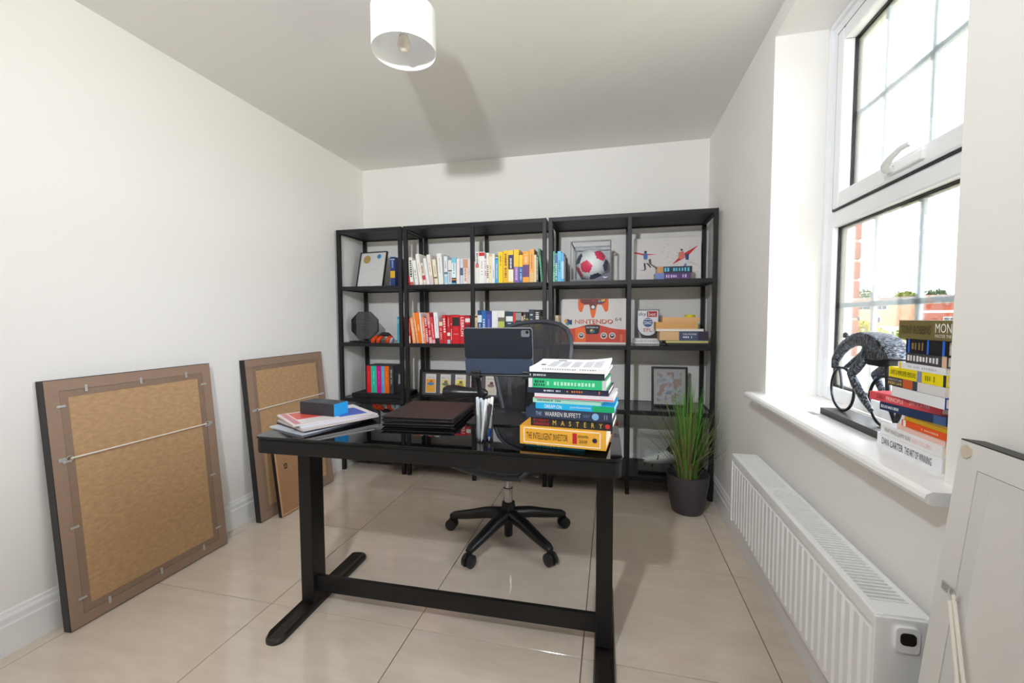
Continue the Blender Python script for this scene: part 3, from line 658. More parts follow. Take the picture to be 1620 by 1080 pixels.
lettering(o, 'NINTENDO', (.212 - w2, -.0006, .148), (1, 0, 0), (0, 0, 1), .246, .030, paint((120, 44, 20))); lettering(o, 'NINTENDO', (.210 - w2, -.0009, .150), (1, 0, 0), (0, 0, 1), .244, .028, paint((214, 92, 40)))
lettering(o, '64', (.368 - w2, -.0006, .164), (1, 0, 0), (0, 0, 1), .042, .025, paint((110, 50, 30)))
pf2('logo', [(14, 158), (34, 170), (36, 150), (22, 134)], paint((226, 160, 30)), -.0006); pf2('logo', [(36, 168), (54, 160), (64, 134), (48, 128), (36, 146)], paint((24, 60, 130)), -.0006); pf2('logo', [(24, 134), (36, 150), (50, 130), (40, 122)], paint((40, 150, 150)), -.0008)
pf2('logo', [(52, 158), (68, 162), (68, 128), (56, 130)], paint((30, 40, 90)), -.0009)
# ------------------------------------------------------------------ shield trophy
o = thing('shield_trophy', 'white shield trophy with navy border on a small white plinth', 'trophy', (2.189, -.155, LV[1])); o.scale = (1.055, 1.055, 1.055)
B('plinth', white_gloss, o, -.090, .090, -.018, .022, 0, .034, .002)
def shield(w_, top, bot):
    pts = [(-w_, top), (w_, top)]
    zc = bot + w_ * 1.0
    for i in range(13):
        an = -PI * i / 12; pts.append((w_ * math.cos(an), zc + (zc - bot) * math.sin(an)))
    return pts
MB().prism(shield(.074, .222, .038), 0, .012, 'y').build('clear_backing', acrylic, o, .001)
MB().prism(shield(.066, .214, .046), -.003, 0, 'y').build('border', paint((34, 50, 100)), o)
MB().prism(shield(.0615, .2095, .051), -.005, -.003, 'y').build('face', paint((240, 241, 245)), o)
MB().tube([(0, .004, .03), (0, .004, .05)], .01, 10).build('stem', acrylic, o)
lettering(o, 'sky', (-.034, -.0055, .184), (1, 0, 0), (0, 0, 1), .046, .030, paint((34, 40, 100)))
flat(o, 'red_panel', [(-.006, .168), (.054, .168), (.054, .204), (-.006, .204)], paint((190, 30, 44)), -.0053)
lettering(o, 'bet', (.024, -.0058, .186), (1, 0, 0), (0, 0, 1), .046, .025, paint((245, 240, 240)))
flat(o, 'ball_emblem', disc(0, .134, .029, 24), paint((70, 100, 160)), -.0053)
for zz, ww, sh in ((.148, .040, .004), (.136, .05, -.003), (.122, .044, .003)): flat(o, 'ball_stripe', [(-ww / 2, zz), (0, zz + sh), (ww / 2, zz), (ww / 2, zz + .005), (0, zz + sh + .005), (-ww / 2, zz + .005)], paint((236, 238, 244)), -.0056)
lettering(o, 'EFL', (0, -.0055, .087), (1, 0, 0), (0, 0, 1), .050, .021, paint((196, 40, 44)))
lettering(o, 'PLAYER OF THE MATCH', (0, -.0185, .017), (1, 0, 0), (0, 0, 1), .150, .011, paint((120, 130, 150)))
# ------------------------------------------------------------------ pile beside the shield
ZP = LV[1]
tag(B('folder', mat('black_folder', (40, 40, 42), .5), None, 2.290, 2.520, -.335, -.10, ZP + .0002, ZP + .0165, .002), 'thin black folder at the bottom of the pile by the shield', 'folder')
tag(B('magazine', mat('yellow_magazine', (200, 196, 120), .5), None, 2.285, 2.529, -.330, -.09, ZP + .0166, ZP + .030, .001), 'yellowish magazine between black folder and thick books', 'magazine')
tag(MB().box(2.260, 2.2848, -.33, -.19, ZP + .0002, ZP + .014).build('cable_pouch', mat('black_folder', (40, 40, 42), .5), None, .004), 'small black pouch on the glass shelf under the book pile', 'pouch')
o = thing('book', 'thick book with blue spine flap and tan page block, low in the pile', 'book', (2.385, -.25, ZP + .0302), (0, 0, 0), 'pile of books beside the shield')
B('pages', mat('tan_pages', (222, 184, 140), .85, var=.1, vscale=120, stretch=(1, 1, 10)), o, -.138, -.024, -.075, .07, .002, .056)
B('cover', paint((72, 84, 118)), o, -.024, .142, -.078, .072, 0, .058, .001)
B('cover_print', paint((60, 44, 66)), o, .085, .142, -.0786, -.078, .004, .056)
lettering(o, 'THE POWER', (.036, -.079, .040), (1, 0, 0), (0, 0, 1), .08, .010, paint((236, 238, 244))); dashes(o, (.026, -.079, .022), (1, 0, 0), (0, 0, 1), .056, .011, paint((236, 238, 244)), 6)
def page_book(label, x0, x1, z0, z1, col, cover, rz):
    cx = (x0 + x1) / 2
    o = thing('book', label, 'book', (cx, -.25, z0), (0, 0, rz), 'pile of books beside the shield'); w_ = (x1 - x0) / 2; t_ = z1 - z0
    B('pages', mat('tan_pages', col, .85, var=.12, vscale=120, stretch=(1, 1, 12)), o, -w_ + .002, w_ - .004, -.072, .07, .0015, t_ - .0015)
    B('cover', paint(cover), o, -w_, w_, -.073, .071, 0, .0015); B('cover', paint(cover), o, -w_, w_, -.073, .071, t_ - .0015, t_); B('spine', paint(cover), o, w_ - .004, w_, -.072, .07, .0015, t_ - .0015)
    return o
page_book('white-covered book lying above the blue jacketed one', 2.224, 2.500, ZP + .0884, ZP + .1025, (236, 228, 218), (236, 234, 232), .02)
page_book('tan paperback lying with its page block out, middle of the pile', 2.222, 2.468, ZP + .1026, ZP + .1455, (222, 168, 110), (214, 196, 120), 0)
page_book('thinner tan paperback lying on top of the pile', 2.263, 2.478, ZP + .1456, ZP + .1745, (226, 178, 126), (226, 178, 126), -.03)
o = thing('tape_roll', 'lime yellow roll of tape on top of the book pile', 'tape', (2.434, -.25, ZP + .1746))
MB().lathe([(.020, 0), (.031, 0), (.031, .016), (.020, .016), (.020, 0)], 28, caps=False).build('tape', mat('lime_tape', (206, 206, 20), .4), o, smooth=True)
MB().lathe([(.0185, .0005), (.0202, .0005), (.0202, .0155), (.0185, .0155), (.0185, .0005)], 28, caps=False).build('core', mat('card_core', (190, 160, 110), .8), o, smooth=True)
# ------------------------------------------------------------------ framed photo
o = thing('photo_frame', 'black framed blurred photograph leaning behind the grass', 'picture frame', (2.325, -.215, LV[2]), (math.radians(-8), 0, 0))
b = MB(); b.box(-.112, -.098, -.010, .008, 0, .260).box(.098, .112, -.010, .008, 0, .260).box(-.098, .098, -.010, .008, 0, .014).box(-.098, .098, -.010, .008, .246, .260)
b.build('frame', black_plastic, o, .001)
def photo_mat():
    m = bpy.data.materials.new('blurred_photo'); m.use_nodes = True; nt = m.node_tree; bs = nt.nodes['Principled BSDF']
    tc = nt.nodes.new('ShaderNodeTexCoord'); n = nt.nodes.new('ShaderNodeTexNoise'); n.inputs['Scale'].default_value = 16; n.inputs['Detail'].default_value = 2
    nt.links.new(tc.outputs['Object'], n.inputs['Vector']); r = nt.nodes.new('ShaderNodeValToRGB'); e_ = r.color_ramp.elements
    e_[0].position = .3; e_[0].color = (*lin((104, 106, 122)), 1); e_[1].position = .7; e_[1].color = (*lin((150, 140, 134)), 1)
    q = r.color_ramp.elements.new(.48); q.color = (*lin((170, 178, 190)), 1); q = r.color_ramp.elements.new(.58); q.color = (*lin((150, 128, 120)), 1)
    nt.links.new(n.outputs['Fac'], r.inputs[0]); nt.links.new(r.outputs[0], bs.inputs['Base Color']); bs.inputs['Roughness'].default_value = .3
    return m
B('mount', paint((170, 168, 166)), o, -.098, .098, 0, .006, .014, .246); B('photo', photo_mat(), o, -.076, .076, -.001, 0, .034, .222)
# ------------------------------------------------------------------ acrylic case with white boot on the bottom board
o = thing('boot_case', 'clear acrylic case on a black base low on the football unit', 'display case', (2.290, -.235, LV[3]))
b = MB(); e_, q_ = .168, .10
b.box(-e_, e_, -q_, -q_ + .003, .0, .236).box(-e_, e_, q_ - .003, q_, .0, .236).box(-e_, -e_ + .003, -q_ + .003, q_ - .003, .0, .236).box(e_ - .003, e_, -q_ + .003, q_ - .003, .0, .236).box(-e_ + .003, e_ - .003, -q_ + .003, q_ - .003, .233, .236)
b.build('cover', acrylic, o); B('base', black_plastic, o, -e_ + .006, e_ - .006, -q_ + .006, q_ - .006, 0, .022, .002)
o = thing('football_boot', 'white boot with dark details propped inside the acrylic case', 'boot', (2.290, -.245, LV[3] + .022))
wb = mat('white_boot', (222, 224, 220), .4)
MB().tube([(-.128, 0, .044), (-.11, 0, .047), (-.07, 0, .055), (-.02, 0, .068), (.03, 0, .084), (.07, 0, .094), (.095, 0, .092)], [.010, .019, .025, .033, .038, .036, .026], 14).build('upper', wb, o, smooth=True)
MB().tube([(.045, 0, .10), (.06, 0, .125), (.065, 0, .135)], [.036, .033, .031], 14).build('collar', mat('dark_lining', (44, 46, 48), .7), o, smooth=True)
MB().tube([(-.125, 0, .036), (-.07, 0, .040), (0, 0, .046), (.06, 0, .058), (.095, 0, .066)], [.010, .020, .022, .020, .014], 10).build('sole', mat('grey_sole', (150, 154, 150), .5), o, smooth=True)
MB().tube([(-.040, -.030, .058), (-.034, -.024, .082), (-.030, 0, .098)], .004, 6).build('strap', black_plastic, o, smooth=True)
for x_, z_ in ((-.115, .028), (-.07, .022), (.05, .028), (.08, .036)): MB().lathe([(.007, 0), (.005, -z_ + .0005)], 8, (x_, -.008, z_)).build('stud', black_plastic, o)
MB().lathe([(.006, -.003), (.006, .003)], 10, (-.122, -.012, .046)).build('toe_dot', black_plastic, o)

# ------------------------------------------------------------------ desk
DZ = .72; DA = math.radians(1.1)
dk = thing('standing_desk', 'black glass-topped standing desk with metal legs on long feet', 'desk', (1.385, -1.632, 0), (0, 0, DA))
def rrect(x0, x1, y0, y1, r, n=6):
    pts = []
    for cx, cy, a0 in ((x1 - r, y1 - r, 0), (x0 + r, y1 - r, PI / 2), (x0 + r, y0 + r, PI), (x1 - r, y0 + r, 1.5 * PI)):
        pts += [(cx + r * math.cos(a0 + PI / 2 * i / n), cy + r * math.sin(a0 + PI / 2 * i / n)) for i in range(n + 1)]
    return pts
MB().prism(rrect(-.6, .6, -.3, .3, .03, 10), DZ - .008, DZ, 'z').build('glass_top', mat('black_glass', (8, 9, 11), .02, spec=.6), dk, .0015)
MB().prism(rrect(-.594, .594, -.294, .294, .028), DZ - .014, DZ - .008, 'z').build('glass_spacer', desk_metal, dk)
MB().prism(rrect(-.598, .598, -.298, .298, .03, 12), DZ - .056, DZ - .014, 'z').build('apron', desk_metal, dk, .001)
for sx_ in (-1, 1):
    lx = sx_ * .5535
    B('leg', desk_metal, dk, lx - .0265, lx + .0265, -.115, -.042, .028, DZ - .056, .002)
    fx = lx + sx_ * .003
    fp = [(-.30, .004), (-.303, .010), (-.285, .020), (-.245, .027), (-.20, .030), (.18, .030), (.235, .025), (.262, .014), (.262, .004)]
    out = rrect(-.034, .034, -.303, .262, .030, 8)
    b = MB(); n = len(out)
    def ztop(y): return .030 if -.24 < y < .21 else max(.012, .030 - ((abs(y - (-.24 if y < 0 else .21)) / .065) ** 2) * .018)
    b.v = [(fx + p[0], p[1], .0) for p in out] + [(fx + p[0] * 1.0, p[1], ztop(p[1]) * .55) for p in out] + [(fx + p[0] * .86, p[1] * .985, ztop(p[1])) for p in out]
    b.f = [tuple(range(n))[::-1]] + [(i, (i + 1) % n, n + (i + 1) % n, n + i) for i in range(n)] + [(n + i, n + (i + 1) % n, 2 * n + (i + 1) % n, 2 * n + i) for i in range(n)]
    # top cap as strips across the foot
    ring_ = list(range(2 * n, 3 * n)); half = n // 2
    b.f.append(tuple(ring_))
    b.build('foot', mat('brown_black_metal', (34, 29, 26), .35), dk, smooth=False)
B('crossbar', desk_metal, dk, -.5275, .5275, -.100, -.085, .066, .128, .001)
B('crossbar', desk_metal, dk, -.5275, .5275, -.085, -.060, .066, .072)
B('control_box', black_plastic, dk, -.50, -.40, .02, .12, DZ - .094, DZ - .056, .004)
MB().tube([(-.40, .08, DZ - .075), (-.37, .085, DZ - .10), (-.335, .09, DZ - .115), (-.30, .10, DZ - .10), (-.28, .11, DZ - .06)], .005, 8).build('cable', gasket, dk, smooth=True)
MB().prism(disc(.569, -.065, .009, 16), DZ, DZ + .0004, 'z').build('touch_button', paint((120, 50, 46)), dk); MB().prism(disc(.588, -.062, .007, 16), DZ, DZ + .0004, 'z').build('touch_button', paint((60, 60, 66)), dk)

# ------------------------------------------------------------------ desk things
# magazines
mg = [((.905, -1.735), .20, .29, .006, 13, (190, 196, 206), 'white magazine at the bottom of the pile by the dark box'),
      ((.915, -1.720), .21, .28, .006, 8, (60, 54, 60), 'dark-edged magazine second in the pile'),
      ((.925, -1.725), .215, .285, .008, 4, (200, 190, 186), 'grey-white magazine in the middle of the pile'),
      ((.920, -1.715), .21, .28, .006, 0, (206, 208, 220), 'lavender white magazine below the red covered one'),
      ((.912, -1.725), .21, .285, .007, -3, (206, 200, 198), 'magazine with red and blue cover under the small dark box')]
z = DZ + .0003
for i, ((cx, cy), w_, h_, t_, an, c_, lab) in enumerate(mg):
    o = thing('magazine', lab, 'magazine', (cx, cy, z), (0, 0, math.radians(-32 + an)), 'pile of magazines on the desk')
    b = MB(); nx = 8
    for k in range(nx):            # sheets sag and wave a little along their length
        x0, x1 = -w_ / 2 + w_ * k / nx, -w_ / 2 + w_ * (k + 1) / nx
        b.quad((x0, -h_ / 2, 0), (x1, -h_ / 2, 0), (x1, h_ / 2, 0), (x0, h_ / 2, 0))
    B('pages', mat('magazine_pages', c_, .6), o, -w_ / 2, w_ / 2, -h_ / 2, h_ / 2, 0, t_ - .0006, .001)
    B('cover', mat('magazine_cover', (214, 206, 206) if i == 4 else c_, .35), o, -w_ / 2 - .001, w_ / 2 + .001, -h_ / 2, h_ / 2, t_ - .0006, t_ - .0001)
    if i == 4:
        for (a0, a1, e0, e1, cc) in ((-.09, .03, -.11, .04, (214, 84, 76)), (-.04, .09, .02, .12, (70, 90, 180)), (-.07, .02, -.03, .02, (226, 130, 110)), (-.1, .1, -.135, -.115, (190, 120, 130))):
            B('cover_print', mat('cover_ink', cc, .35), o, a0, a1, e0, e1, t_ - .0001, t_ + .0001)
    z += t_ + .0002
o = thing('gadget_box', 'small charcoal cardboard box with bright blue end on the magazines', 'box', (.902, -1.722, z), (0, 0, math.radians(-7)))
B('sleeve', mat('charcoal_card', (44, 46, 52), .5), o, -.082, .079, -.036, .036, 0, .046, .001)
B('end_panel', mat('blue_card', (30, 150, 214), .45), o, .079, .080, -.0355, .0355, .0005, .0455)
flat_l = MB().prism(disc(0, 0, .02, 16), .0460, .0462, 'z').build('top_print', paint((70, 84, 92)), o)
# leather portfolios
lm = mat('black_leather', (30, 24, 25), .38, bump=.25, bscale=220)
for i, (cx, cy, an, w_, t_, lab) in enumerate([(1.256, -1.548, 5, .270, .0155, 'lower black leather portfolio lying on the desk'), (1.260, -1.553, 3.5, .276, .016, 'upper black leather portfolio with dark brown sheen, on the other one')]):
    o = thing('portfolio', lab, 'portfolio', (cx, cy, DZ + .0003 + i * .0158), (0, 0, math.radians(an)), 'leather portfolios on the desk')
    h_ = .298
    B('lower_cover', lm, o, -w_ / 2, w_ / 2, -h_ / 2, h_ / 2, 0, .005, .0018)
    B('sheets', mat('dark_lining_sheet', (20, 22, 28), .5), o, -w_ / 2 + .006, w_ / 2 - .003, -h_ / 2 + .006, h_ / 2 - .006, .005, t_ - .005)
    B('upper_cover', lm if i == 0 else mat('brown_black_leather', (44, 30, 29), .35, bump=.22, bscale=220), o, -w_ / 2, w_ / 2, -h_ / 2, h_ / 2, t_ - .005, t_, .0018)
    MB().tube([(w_ / 2 - .001, -h_ / 2 + .002, t_ / 2), (w_ / 2 - .001, h_ / 2 - .002, t_ / 2)], t_ / 2 - .0008, 10, sx=1).build('spine_fold', lm, o, smooth=True)
    if i: MB().box(w_ * .27, w_ * .272, -h_ / 2 + .01, h_ / 2 - .01, t_, t_ + .0004).build('seam', gasket, o)
# pen cup
o = thing('pen_cup', 'clear plastic cup for pens on the desk', 'cup', (1.566, -1.826, DZ))
MB().lathe([(.0275, .0), (.0300, .088), (.0290, .088), (.0265, .003), (0.0, .003)], 32, caps=False).build('wall', acrylic, o, smooth=True)
MB().lathe([(.0275, 0), (.0275, .003)], 32).build('foot_ring', clear('cup_base', (.8, .84, .88), .3), o)
def pen(label, foot, head, r, body, cap, capfrac=.3, tip=None, name='pen'):
    f, h_ = Vector(foot), Vector(head); d_ = h_ - f; L = d_.length
    q = d_.to_track_quat('Z', 'Y').to_euler()
    o = thing(name, label, 'pen', (1.566 + f.x, -1.826 + f.y, DZ + f.z), q, 'pens in the clear cup')
    MB().lathe([(r * .25, 0), (r, .012), (r, L * (1 - capfrac))], 10).build('barrel', body, o, smooth=True)
    MB().lathe([(r * 1.2, L * (1 - capfrac)), (r * 1.2, L - .002), (r * .8, L)], 10).build('cap', cap, o, smooth=True)
    MB().box(r * 1.1, r * 1.6, -.002, .002, L * (1 - capfrac) + .004, L - .003).build('clip', cap, o)
    if tip: MB().lathe([(r * 1.05, .013), (r * 1.05, .04)], 10).build('grip', tip, o, smooth=True)
fr = mat('frosted_pen', (206, 214, 222), .25); wpn = mat('white_pen', (236, 236, 236), .3); gy = mat('grey_pen', (64, 64, 70), .3)
bl_ = mat('blue_pen', (40, 90, 180), .3)
for i, (fx, fy, hx_, hy) in enumerate([(-.020, .0, -.023, .0), (-.014, -.014, -.016, -.015), (-.014, .013, -.016, .015), (-.004, .0, -.005, .0), (-.001, .017, -.001, .019)]):
    pen('frosted white capped pen standing upright in the clear cup', (fx, fy, .004), (hx_, hy, .140 - .003 * i), .0045, fr, fr)
pen('slim white pen slanting across the clear cup', (-.004, -.021, .004), (.012, -.018, .138), .0042, wpn, wpn)
pen('dark grey pen slanting across the clear cup', (.007, -.020, .004), (.023, -.012, .122), .0046, gy, gy)
pen('white pen with blue grip leaning to the right in the cup', (.017, -.009, .004), (.026, .002, .142), .0042, wpn, wpn, tip=bl_)
pen('beige pencil standing among the pens', (.011, .010, .004), (.012, .014, .135), .0036, mat('beige_wood', (214, 186, 150), .5), wpn, .2, name='pencil')
# tablet stand and tablet
o = thing('tablet_stand', 'black folding tablet stand with two clips on the desk', 'stand', (1.545, -1.54, DZ), (0, 0, math.radians(3)))
MB().prism(rrect(-.115, .115, -.095, .095, .018), 0, .006, 'z').build('base_plate', mat('dark_stand_metal', (30, 30, 33), .35), o, .001)
for sx_, tilt_ in ((-1, .0), (1, 0)):
    B('hinge', black_plastic, o, sx_ * .088 - .016, sx_ * .088 + .016, .05, .08, .006, .022, .003)
    MB().tube([(sx_ * .088, .066, .018), (sx_ * .096, .05, .09), (sx_ * .100, .03, .168)], .0075, 8, sx=1.4).build('arm', black_plastic, o, smooth=True)
    B('clip', black_plastic, o, sx_ * .100 - .017, sx_ * .100 + .017, -.006, .05, .158, .1742, .002)
    B('clip_lip', black_plastic, o, sx_ * .100 - .017, sx_ * .100 + .017, -.006, .0145, .1735, .188, .002)
B('tray', black_plastic, o, -.130, .130, .0, .16, .168, .174, .002)
ta = math.radians(10)
o = thing('tablet', 'dark slate tablet in folio case propped up on the stand', 'tablet', (1.5325, -1.520, DZ + .1748), (ta, 0, math.radians(3)))
MB().prism(rrect(-.134, .134, 0, .182, .012), 0, .010, 'y').build('shell', mat('silver_edge', (150, 152, 158), .3, metal=.6), o, .001)
MB().prism(rrect(-.1325, .1325, .0615, .1805, .010), -.003, 0, 'y').build('folio_upper', mat('dark_slate_folio', (22, 29, 39), .6), o, .0008)
MB().prism(rrect(-.1325, .1325, .0015, .061, .006), -.0036, 0, 'y').build('folio_lower', mat('slate_blue_folio', (60, 71, 92), .6), o, .0008)
MB().prism(rrect(.092, .124, .148, .174, .006), -.0045, -.003, 'y').build('camera_plate', mat('camera_plate_grey', (120, 122, 130), .4), o, .0004)
MB().prism(disc(.115, .167, .006, 16), -.0065, -.0045, 'y').build('lens', black_plastic, o)
B('keyboard', mat('slate_blue_folio', (60, 71, 92), .6), o, -.1325, .1325, .012, .15, 0, .005).rotation_euler = (-ta, 0, 0)
# stack of books
GS = 'stack of books on the desk'
def desk_book(label, x0, x1, z0, z1, col, yf=-1.862, d=.165, rz=-5, **k):
    return flat_book(label, x0, x1, yf, z0 + .0002, z1 - z0 - .0003, d, col, math.radians(rz), group=GS, **k)
BK = (30, 30, 34)
desk_book('teal book at the very bottom of the stack, smaller than the yellow one', 1.705, 1.885, .7202, .7315, (34, 140, 160), yf=-1.850, d=.13, title=(.6, .4, .3, 9), tcol=(220, 240, 240))
desk_book('thick yellow book framed with a white line on its spine', 1.690, 1.946, .7315, .787, (242, 178, 62), d=.175, yf=-1.866,
          texts=[('THE INTELLIGENT INVESTOR', .675, .49, .5, .36, (40, 30, 20)), ('BENJAMIN', .255, .115, .62, .2, (60, 40, 24)), ('GRAHAM', .255, .095, .38, .2, (60, 40, 24))])
desk_book('black book with scarlet author name and spaced yellow capitals', 1.722, 1.964, .787, .8125, (42, 40, 42), yf=-1.858, bands=[],
          texts=[('ROBERT', .865, .2, .70, .3, (190, 40, 50)), ('GREENE', .865, .2, .28, .3, (190, 40, 50)), ('M   A   S   T   E   R   Y', .42, .60, .5, .58, (220, 190, 90))])
desk_book('navy book with pale capitals and a round blue medallion', 1.708, 1.962, .8125, .8405, (46, 58, 84), yf=-1.862, d=.17,
          texts=[('THE', .845, .07, .5, .38, (150, 180, 214)), ('WARREN BUFFETT', .56, .42, .5, .48, (232, 232, 228)), ('WAY', .285, .08, .5, .34, (110, 130, 170)), ('I I', .07, .03, .5, .5, (200, 210, 226))])
desk_book('bright blue book with green end and white title', 1.738, 1.968, .8405, .8575, (24, 176, 230), yf=-1.864, bands=[(.0, .27, (20, 170, 110))],
          texts=[('DREAM ON', .77, .22, .5, .62, (245, 250, 252)), ('JOHN RICHARDSON', .42, .26, .5, .42, (220, 240, 250))])
desk_book('mint green paperback with short spine', 1.728, 1.930, .8575, .8715, (176, 222, 200), yf=-1.856, title=(.75, .36, .3, 12), tcol=(50, 80, 70))
desk_book('white book with a thin red line along its spine', 1.734, 1.966, .8715, .8865, (226, 220, 228), yf=-1.862, bands=[])
desk_book('dark navy paperback with small white and orange print', 1.712, 1.952, .8865, .9035, (38, 46, 70), yf=-1.858, title=(.68, .22, .35, 10), tcol=(214, 220, 230), texts=[('I', .11, .012, .5, .5, (230, 120, 60))])
desk_book('emerald green book with pale panels on the spine', 1.716, 1.945, .9035, .9315, (44, 190, 128), yf=-1.862, bands=[(.95, 1, (220, 220, 224)), (.0, .05, (206, 206, 210))], title=(.44, .62, .42, 14), tcol=(176, 236, 206))
desk_book('dark slate book with small white print below the white booklets', 1.713, 1.940, .9315, .951, (40, 50, 58), yf=-1.860, title=(.86, .22, .35, 9), tcol=(210, 216, 220))
# spine details on the stack as parts of their own books
def spine_part(lbl, fn):
    for ob in COL.objects:
        if ob.get('label') == lbl: fn(ob); return
def sp_box(nm, L, t_, z0, z1, x0, x1, col, out=.0006):
    return lambda o: B(nm, paint(col), o, t_ * x0, t_ * x1, -out, 0, L * z0, L * z1)
y_l = 'thick yellow book framed with a white line on its spine'
for z0, z1, x0, x1 in ((.06, .955, .88, .93), (.06, .955, .09, .14), (.06, .072, .09, .93), (.943, .955, .09, .93)): spine_part(y_l, sp_box('spine_line', .256, .0552, z0, z1, x0, x1, (252, 240, 220)))
spine_part(y_l, sp_box('spine_label', .256, .0552, .325, .375, .24, .80, (196, 30, 44))); spine_part(y_l, lambda o: flat(o, 'publisher_mark', disc(.027, .256 * .125, .007, 16), paint((40, 40, 60)), -.0008))
spine_part('navy book with pale capitals and a round blue medallion', lambda o: flat(o, 'medallion', disc(.014, .254 * .185, .010, 20), paint((130, 180, 226)), -.0008))
spine_part('black book with scarlet author name and spaced yellow capitals', lambda o: flat(o, 'publisher_mark', disc(.0125, .242 * .06, .007, 16), paint((206, 50, 40)), -.0008))
spine_part('white book with a thin red line along its spine', sp_box('red_line', .232, .0147, 0, 1, .12, .3, (196, 30, 56)))
spine_part('dark navy paperback with small white and orange print', lambda o: dashes(o, (.0085, -.0008, .240 * .40), (0, 0, -1), (1, 0, 0), .05, .006, paint((226, 120, 60)), 7))
spine_part('emerald green book with pale panels on the spine', lambda o: dashes(o, (.0185, -.0008, .229 * .85), (0, 0, -1), (1, 0, 0), .030, .008, paint((20, 66, 54)), 4))
spine_part('emerald green book with pale panels on the spine', lambda o: dashes(o, (.0085, -.0008, .229 * .85), (0, 0, -1), (1, 0, 0), .036, .008, paint((20, 66, 54)), 5))
# white booklets on top
o = thing('booklet', 'white magazine lying on top of the book stack with grey printed columns', 'booklet', (1.720, -1.868, .9513), (0, 0, math.radians(-5)), GS)
def sheet(nm, x1, d, z0, t_, curl, m, parent):
    b = MB(); nx, ny = 10, 6
    for top in (0, 1):
        for i in range(nx + 1):
            for j in range(ny + 1):
                u, v = i / nx, j / ny
                b.v.append((u * x1, v * d, z0 + t_ * top + curl * (max(0, u - .55) / .45) ** 2 * .5 * v + curl * v * v * .5))
    k = (nx + 1) * (ny + 1)
    for i in range(nx):
        for j in range(ny):
            a_ = i * (ny + 1) + j
            b.f.append((a_, a_ + ny + 1, a_ + ny + 2, a_ + 1)); b.f.append((k + a_, k + a_ + 1, k + a_ + ny + 2, k + a_ + ny + 1))
    edge = [i * (ny + 1) for i in range(nx + 1)] + [nx * (ny + 1) + j for j in range(1, ny + 1)] + [i * (ny + 1) + ny for i in range(nx - 1, -1, -1)] + [j for j in range(ny - 1, 0, -1)]
    for i in range(len(edge)):
        p, q = edge[i], edge[(i + 1) % len(edge)]; b.f.append((p, q, k + q, k + p))
    return b.build(nm, m, parent, smooth=False), (x1, d, z0 + t_, curl)
wp = mat('white_paper', (240, 240, 242), .6)
sheet('lower_pages', .228, .165, 0, .006, .004, wp, o); sheet('cover', .226, .168, .0062, .008, .018, wp, o)
pr = paint((190, 192, 198)); pd = paint((60, 60, 64))
def zc(x, y): return .0146 + .018 * (max(0, x / .226 - .55) / .45) ** 2 * .5 * (y / .168) + .018 * (y / .168) ** 2 * .5
for cx in (.060, .095, .130, .165, .195):
    for r_ in range(9):
        y_ = .025 + r_ * .012; b = MB(); x0_, x1_ = cx - .013, cx + .013
        b.quad((x0_, y_, zc(x0_, y_)), (x1_, y_, zc(x1_, y_)), (x1_, y_ + .006, zc(x1_, y_ + .006)), (x0_, y_ + .006, zc(x0_, y_ + .006))); b.build('text_line', pr, o)
for (x0_, x1_, y_, e_) in ((.058, .086, .138, .012), (.022, .036, .05, .022)):
    b = MB(); b.quad((x0_, y_, zc(x0_, y_)), (x1_, y_, zc(x1_, y_)), (x1_, y_ + e_, zc(x1_, y_ + e_)), (x0_, y_ + e_, zc(x0_, y_ + e_))); b.build('headline', pd, o)
dashes(o, (.12, -.0004, .0095), (1, 0, 0), (0, 0, 1), .16, .004, paint((170, 166, 172)), 22)

# ------------------------------------------------------------------ office chair
ch = thing('office_chair', 'black mesh office chair on a five-star castor base behind the desk', 'chair', (1.455, -1.065, 0))
for an in (177, 249, 321, 33, 105):
    r_ = math.radians(an); ux, uy = math.cos(r_), math.sin(r_)
    MB().tube([(ux * .02, uy * .02, .125), (ux * .12, uy * .12, .115), (ux * .22, uy * .22, .092), (ux * .295, uy * .295, .078), (ux * .315, uy * .315, .070)], [.034, .031, .026, .022, .016], 12, sx=.9, ref=(0, 0, 1)).build('base_arm', black_plastic, ch, smooth=True)
    cst = MB().tube([(ux * .305, uy * .305, .085), (ux * .305, uy * .305, .045)], .012, 10).build('castor', black_plastic, ch, smooth=True)
    px, py = -uy, ux
    for sg in (-1, 1):
        c_ = Vector((ux * .312, uy * .312, .029)); ax = Vector((px, py, 0))
        pts = [tuple(c_ + ax * sg * .006), tuple(c_ + ax * sg * .009), tuple(c_ + ax * sg * .021), tuple(c_ + ax * sg * .024)]
        MB().tube(pts, [.025, .029, .029, .025], 20).build('wheel', mat('castor_rubber', (34, 34, 37), .45), cst, smooth=True)
MB().lathe([(.034, .085), (.040, .10), (.040, .14), (.036, .155), (.033, .185), (.030, .187)], 24).build('hub', black_plastic, ch, smooth=True)
MB().lathe([(.019, .012), (.022, .016), (.022, .09)], 16).build('column_end', black_plastic, ch, smooth=True)
MB().lathe([(.022, .18), (.022, .25), (.024, .252), (.024, .258), (.016, .26), (.016, .36)], 20).build('gas_lift', chrome, ch, smooth=True)
CR = math.radians(-20)
bx_, by_ = Vector((math.cos(CR), math.sin(CR), 0)), Vector((-math.sin(CR), math.cos(CR), 0))    # chair right / chair back
def cl(u, v, z): return tuple(bx_ * u + by_ * v + Vector((0, 0, z)))
MB().tube([cl(0, -.08, .36), cl(0, .0, .365), cl(0, .14, .38)], [.05, .062, .05], 12, sx=.6, ref=(0, 0, 1)).build('mechanism', black_plastic, ch, smooth=True)
MB().tube([cl(.06, 0, .36), cl(.17, .01, .345)], .006, 8).build('lever', chrome, ch, smooth=True)
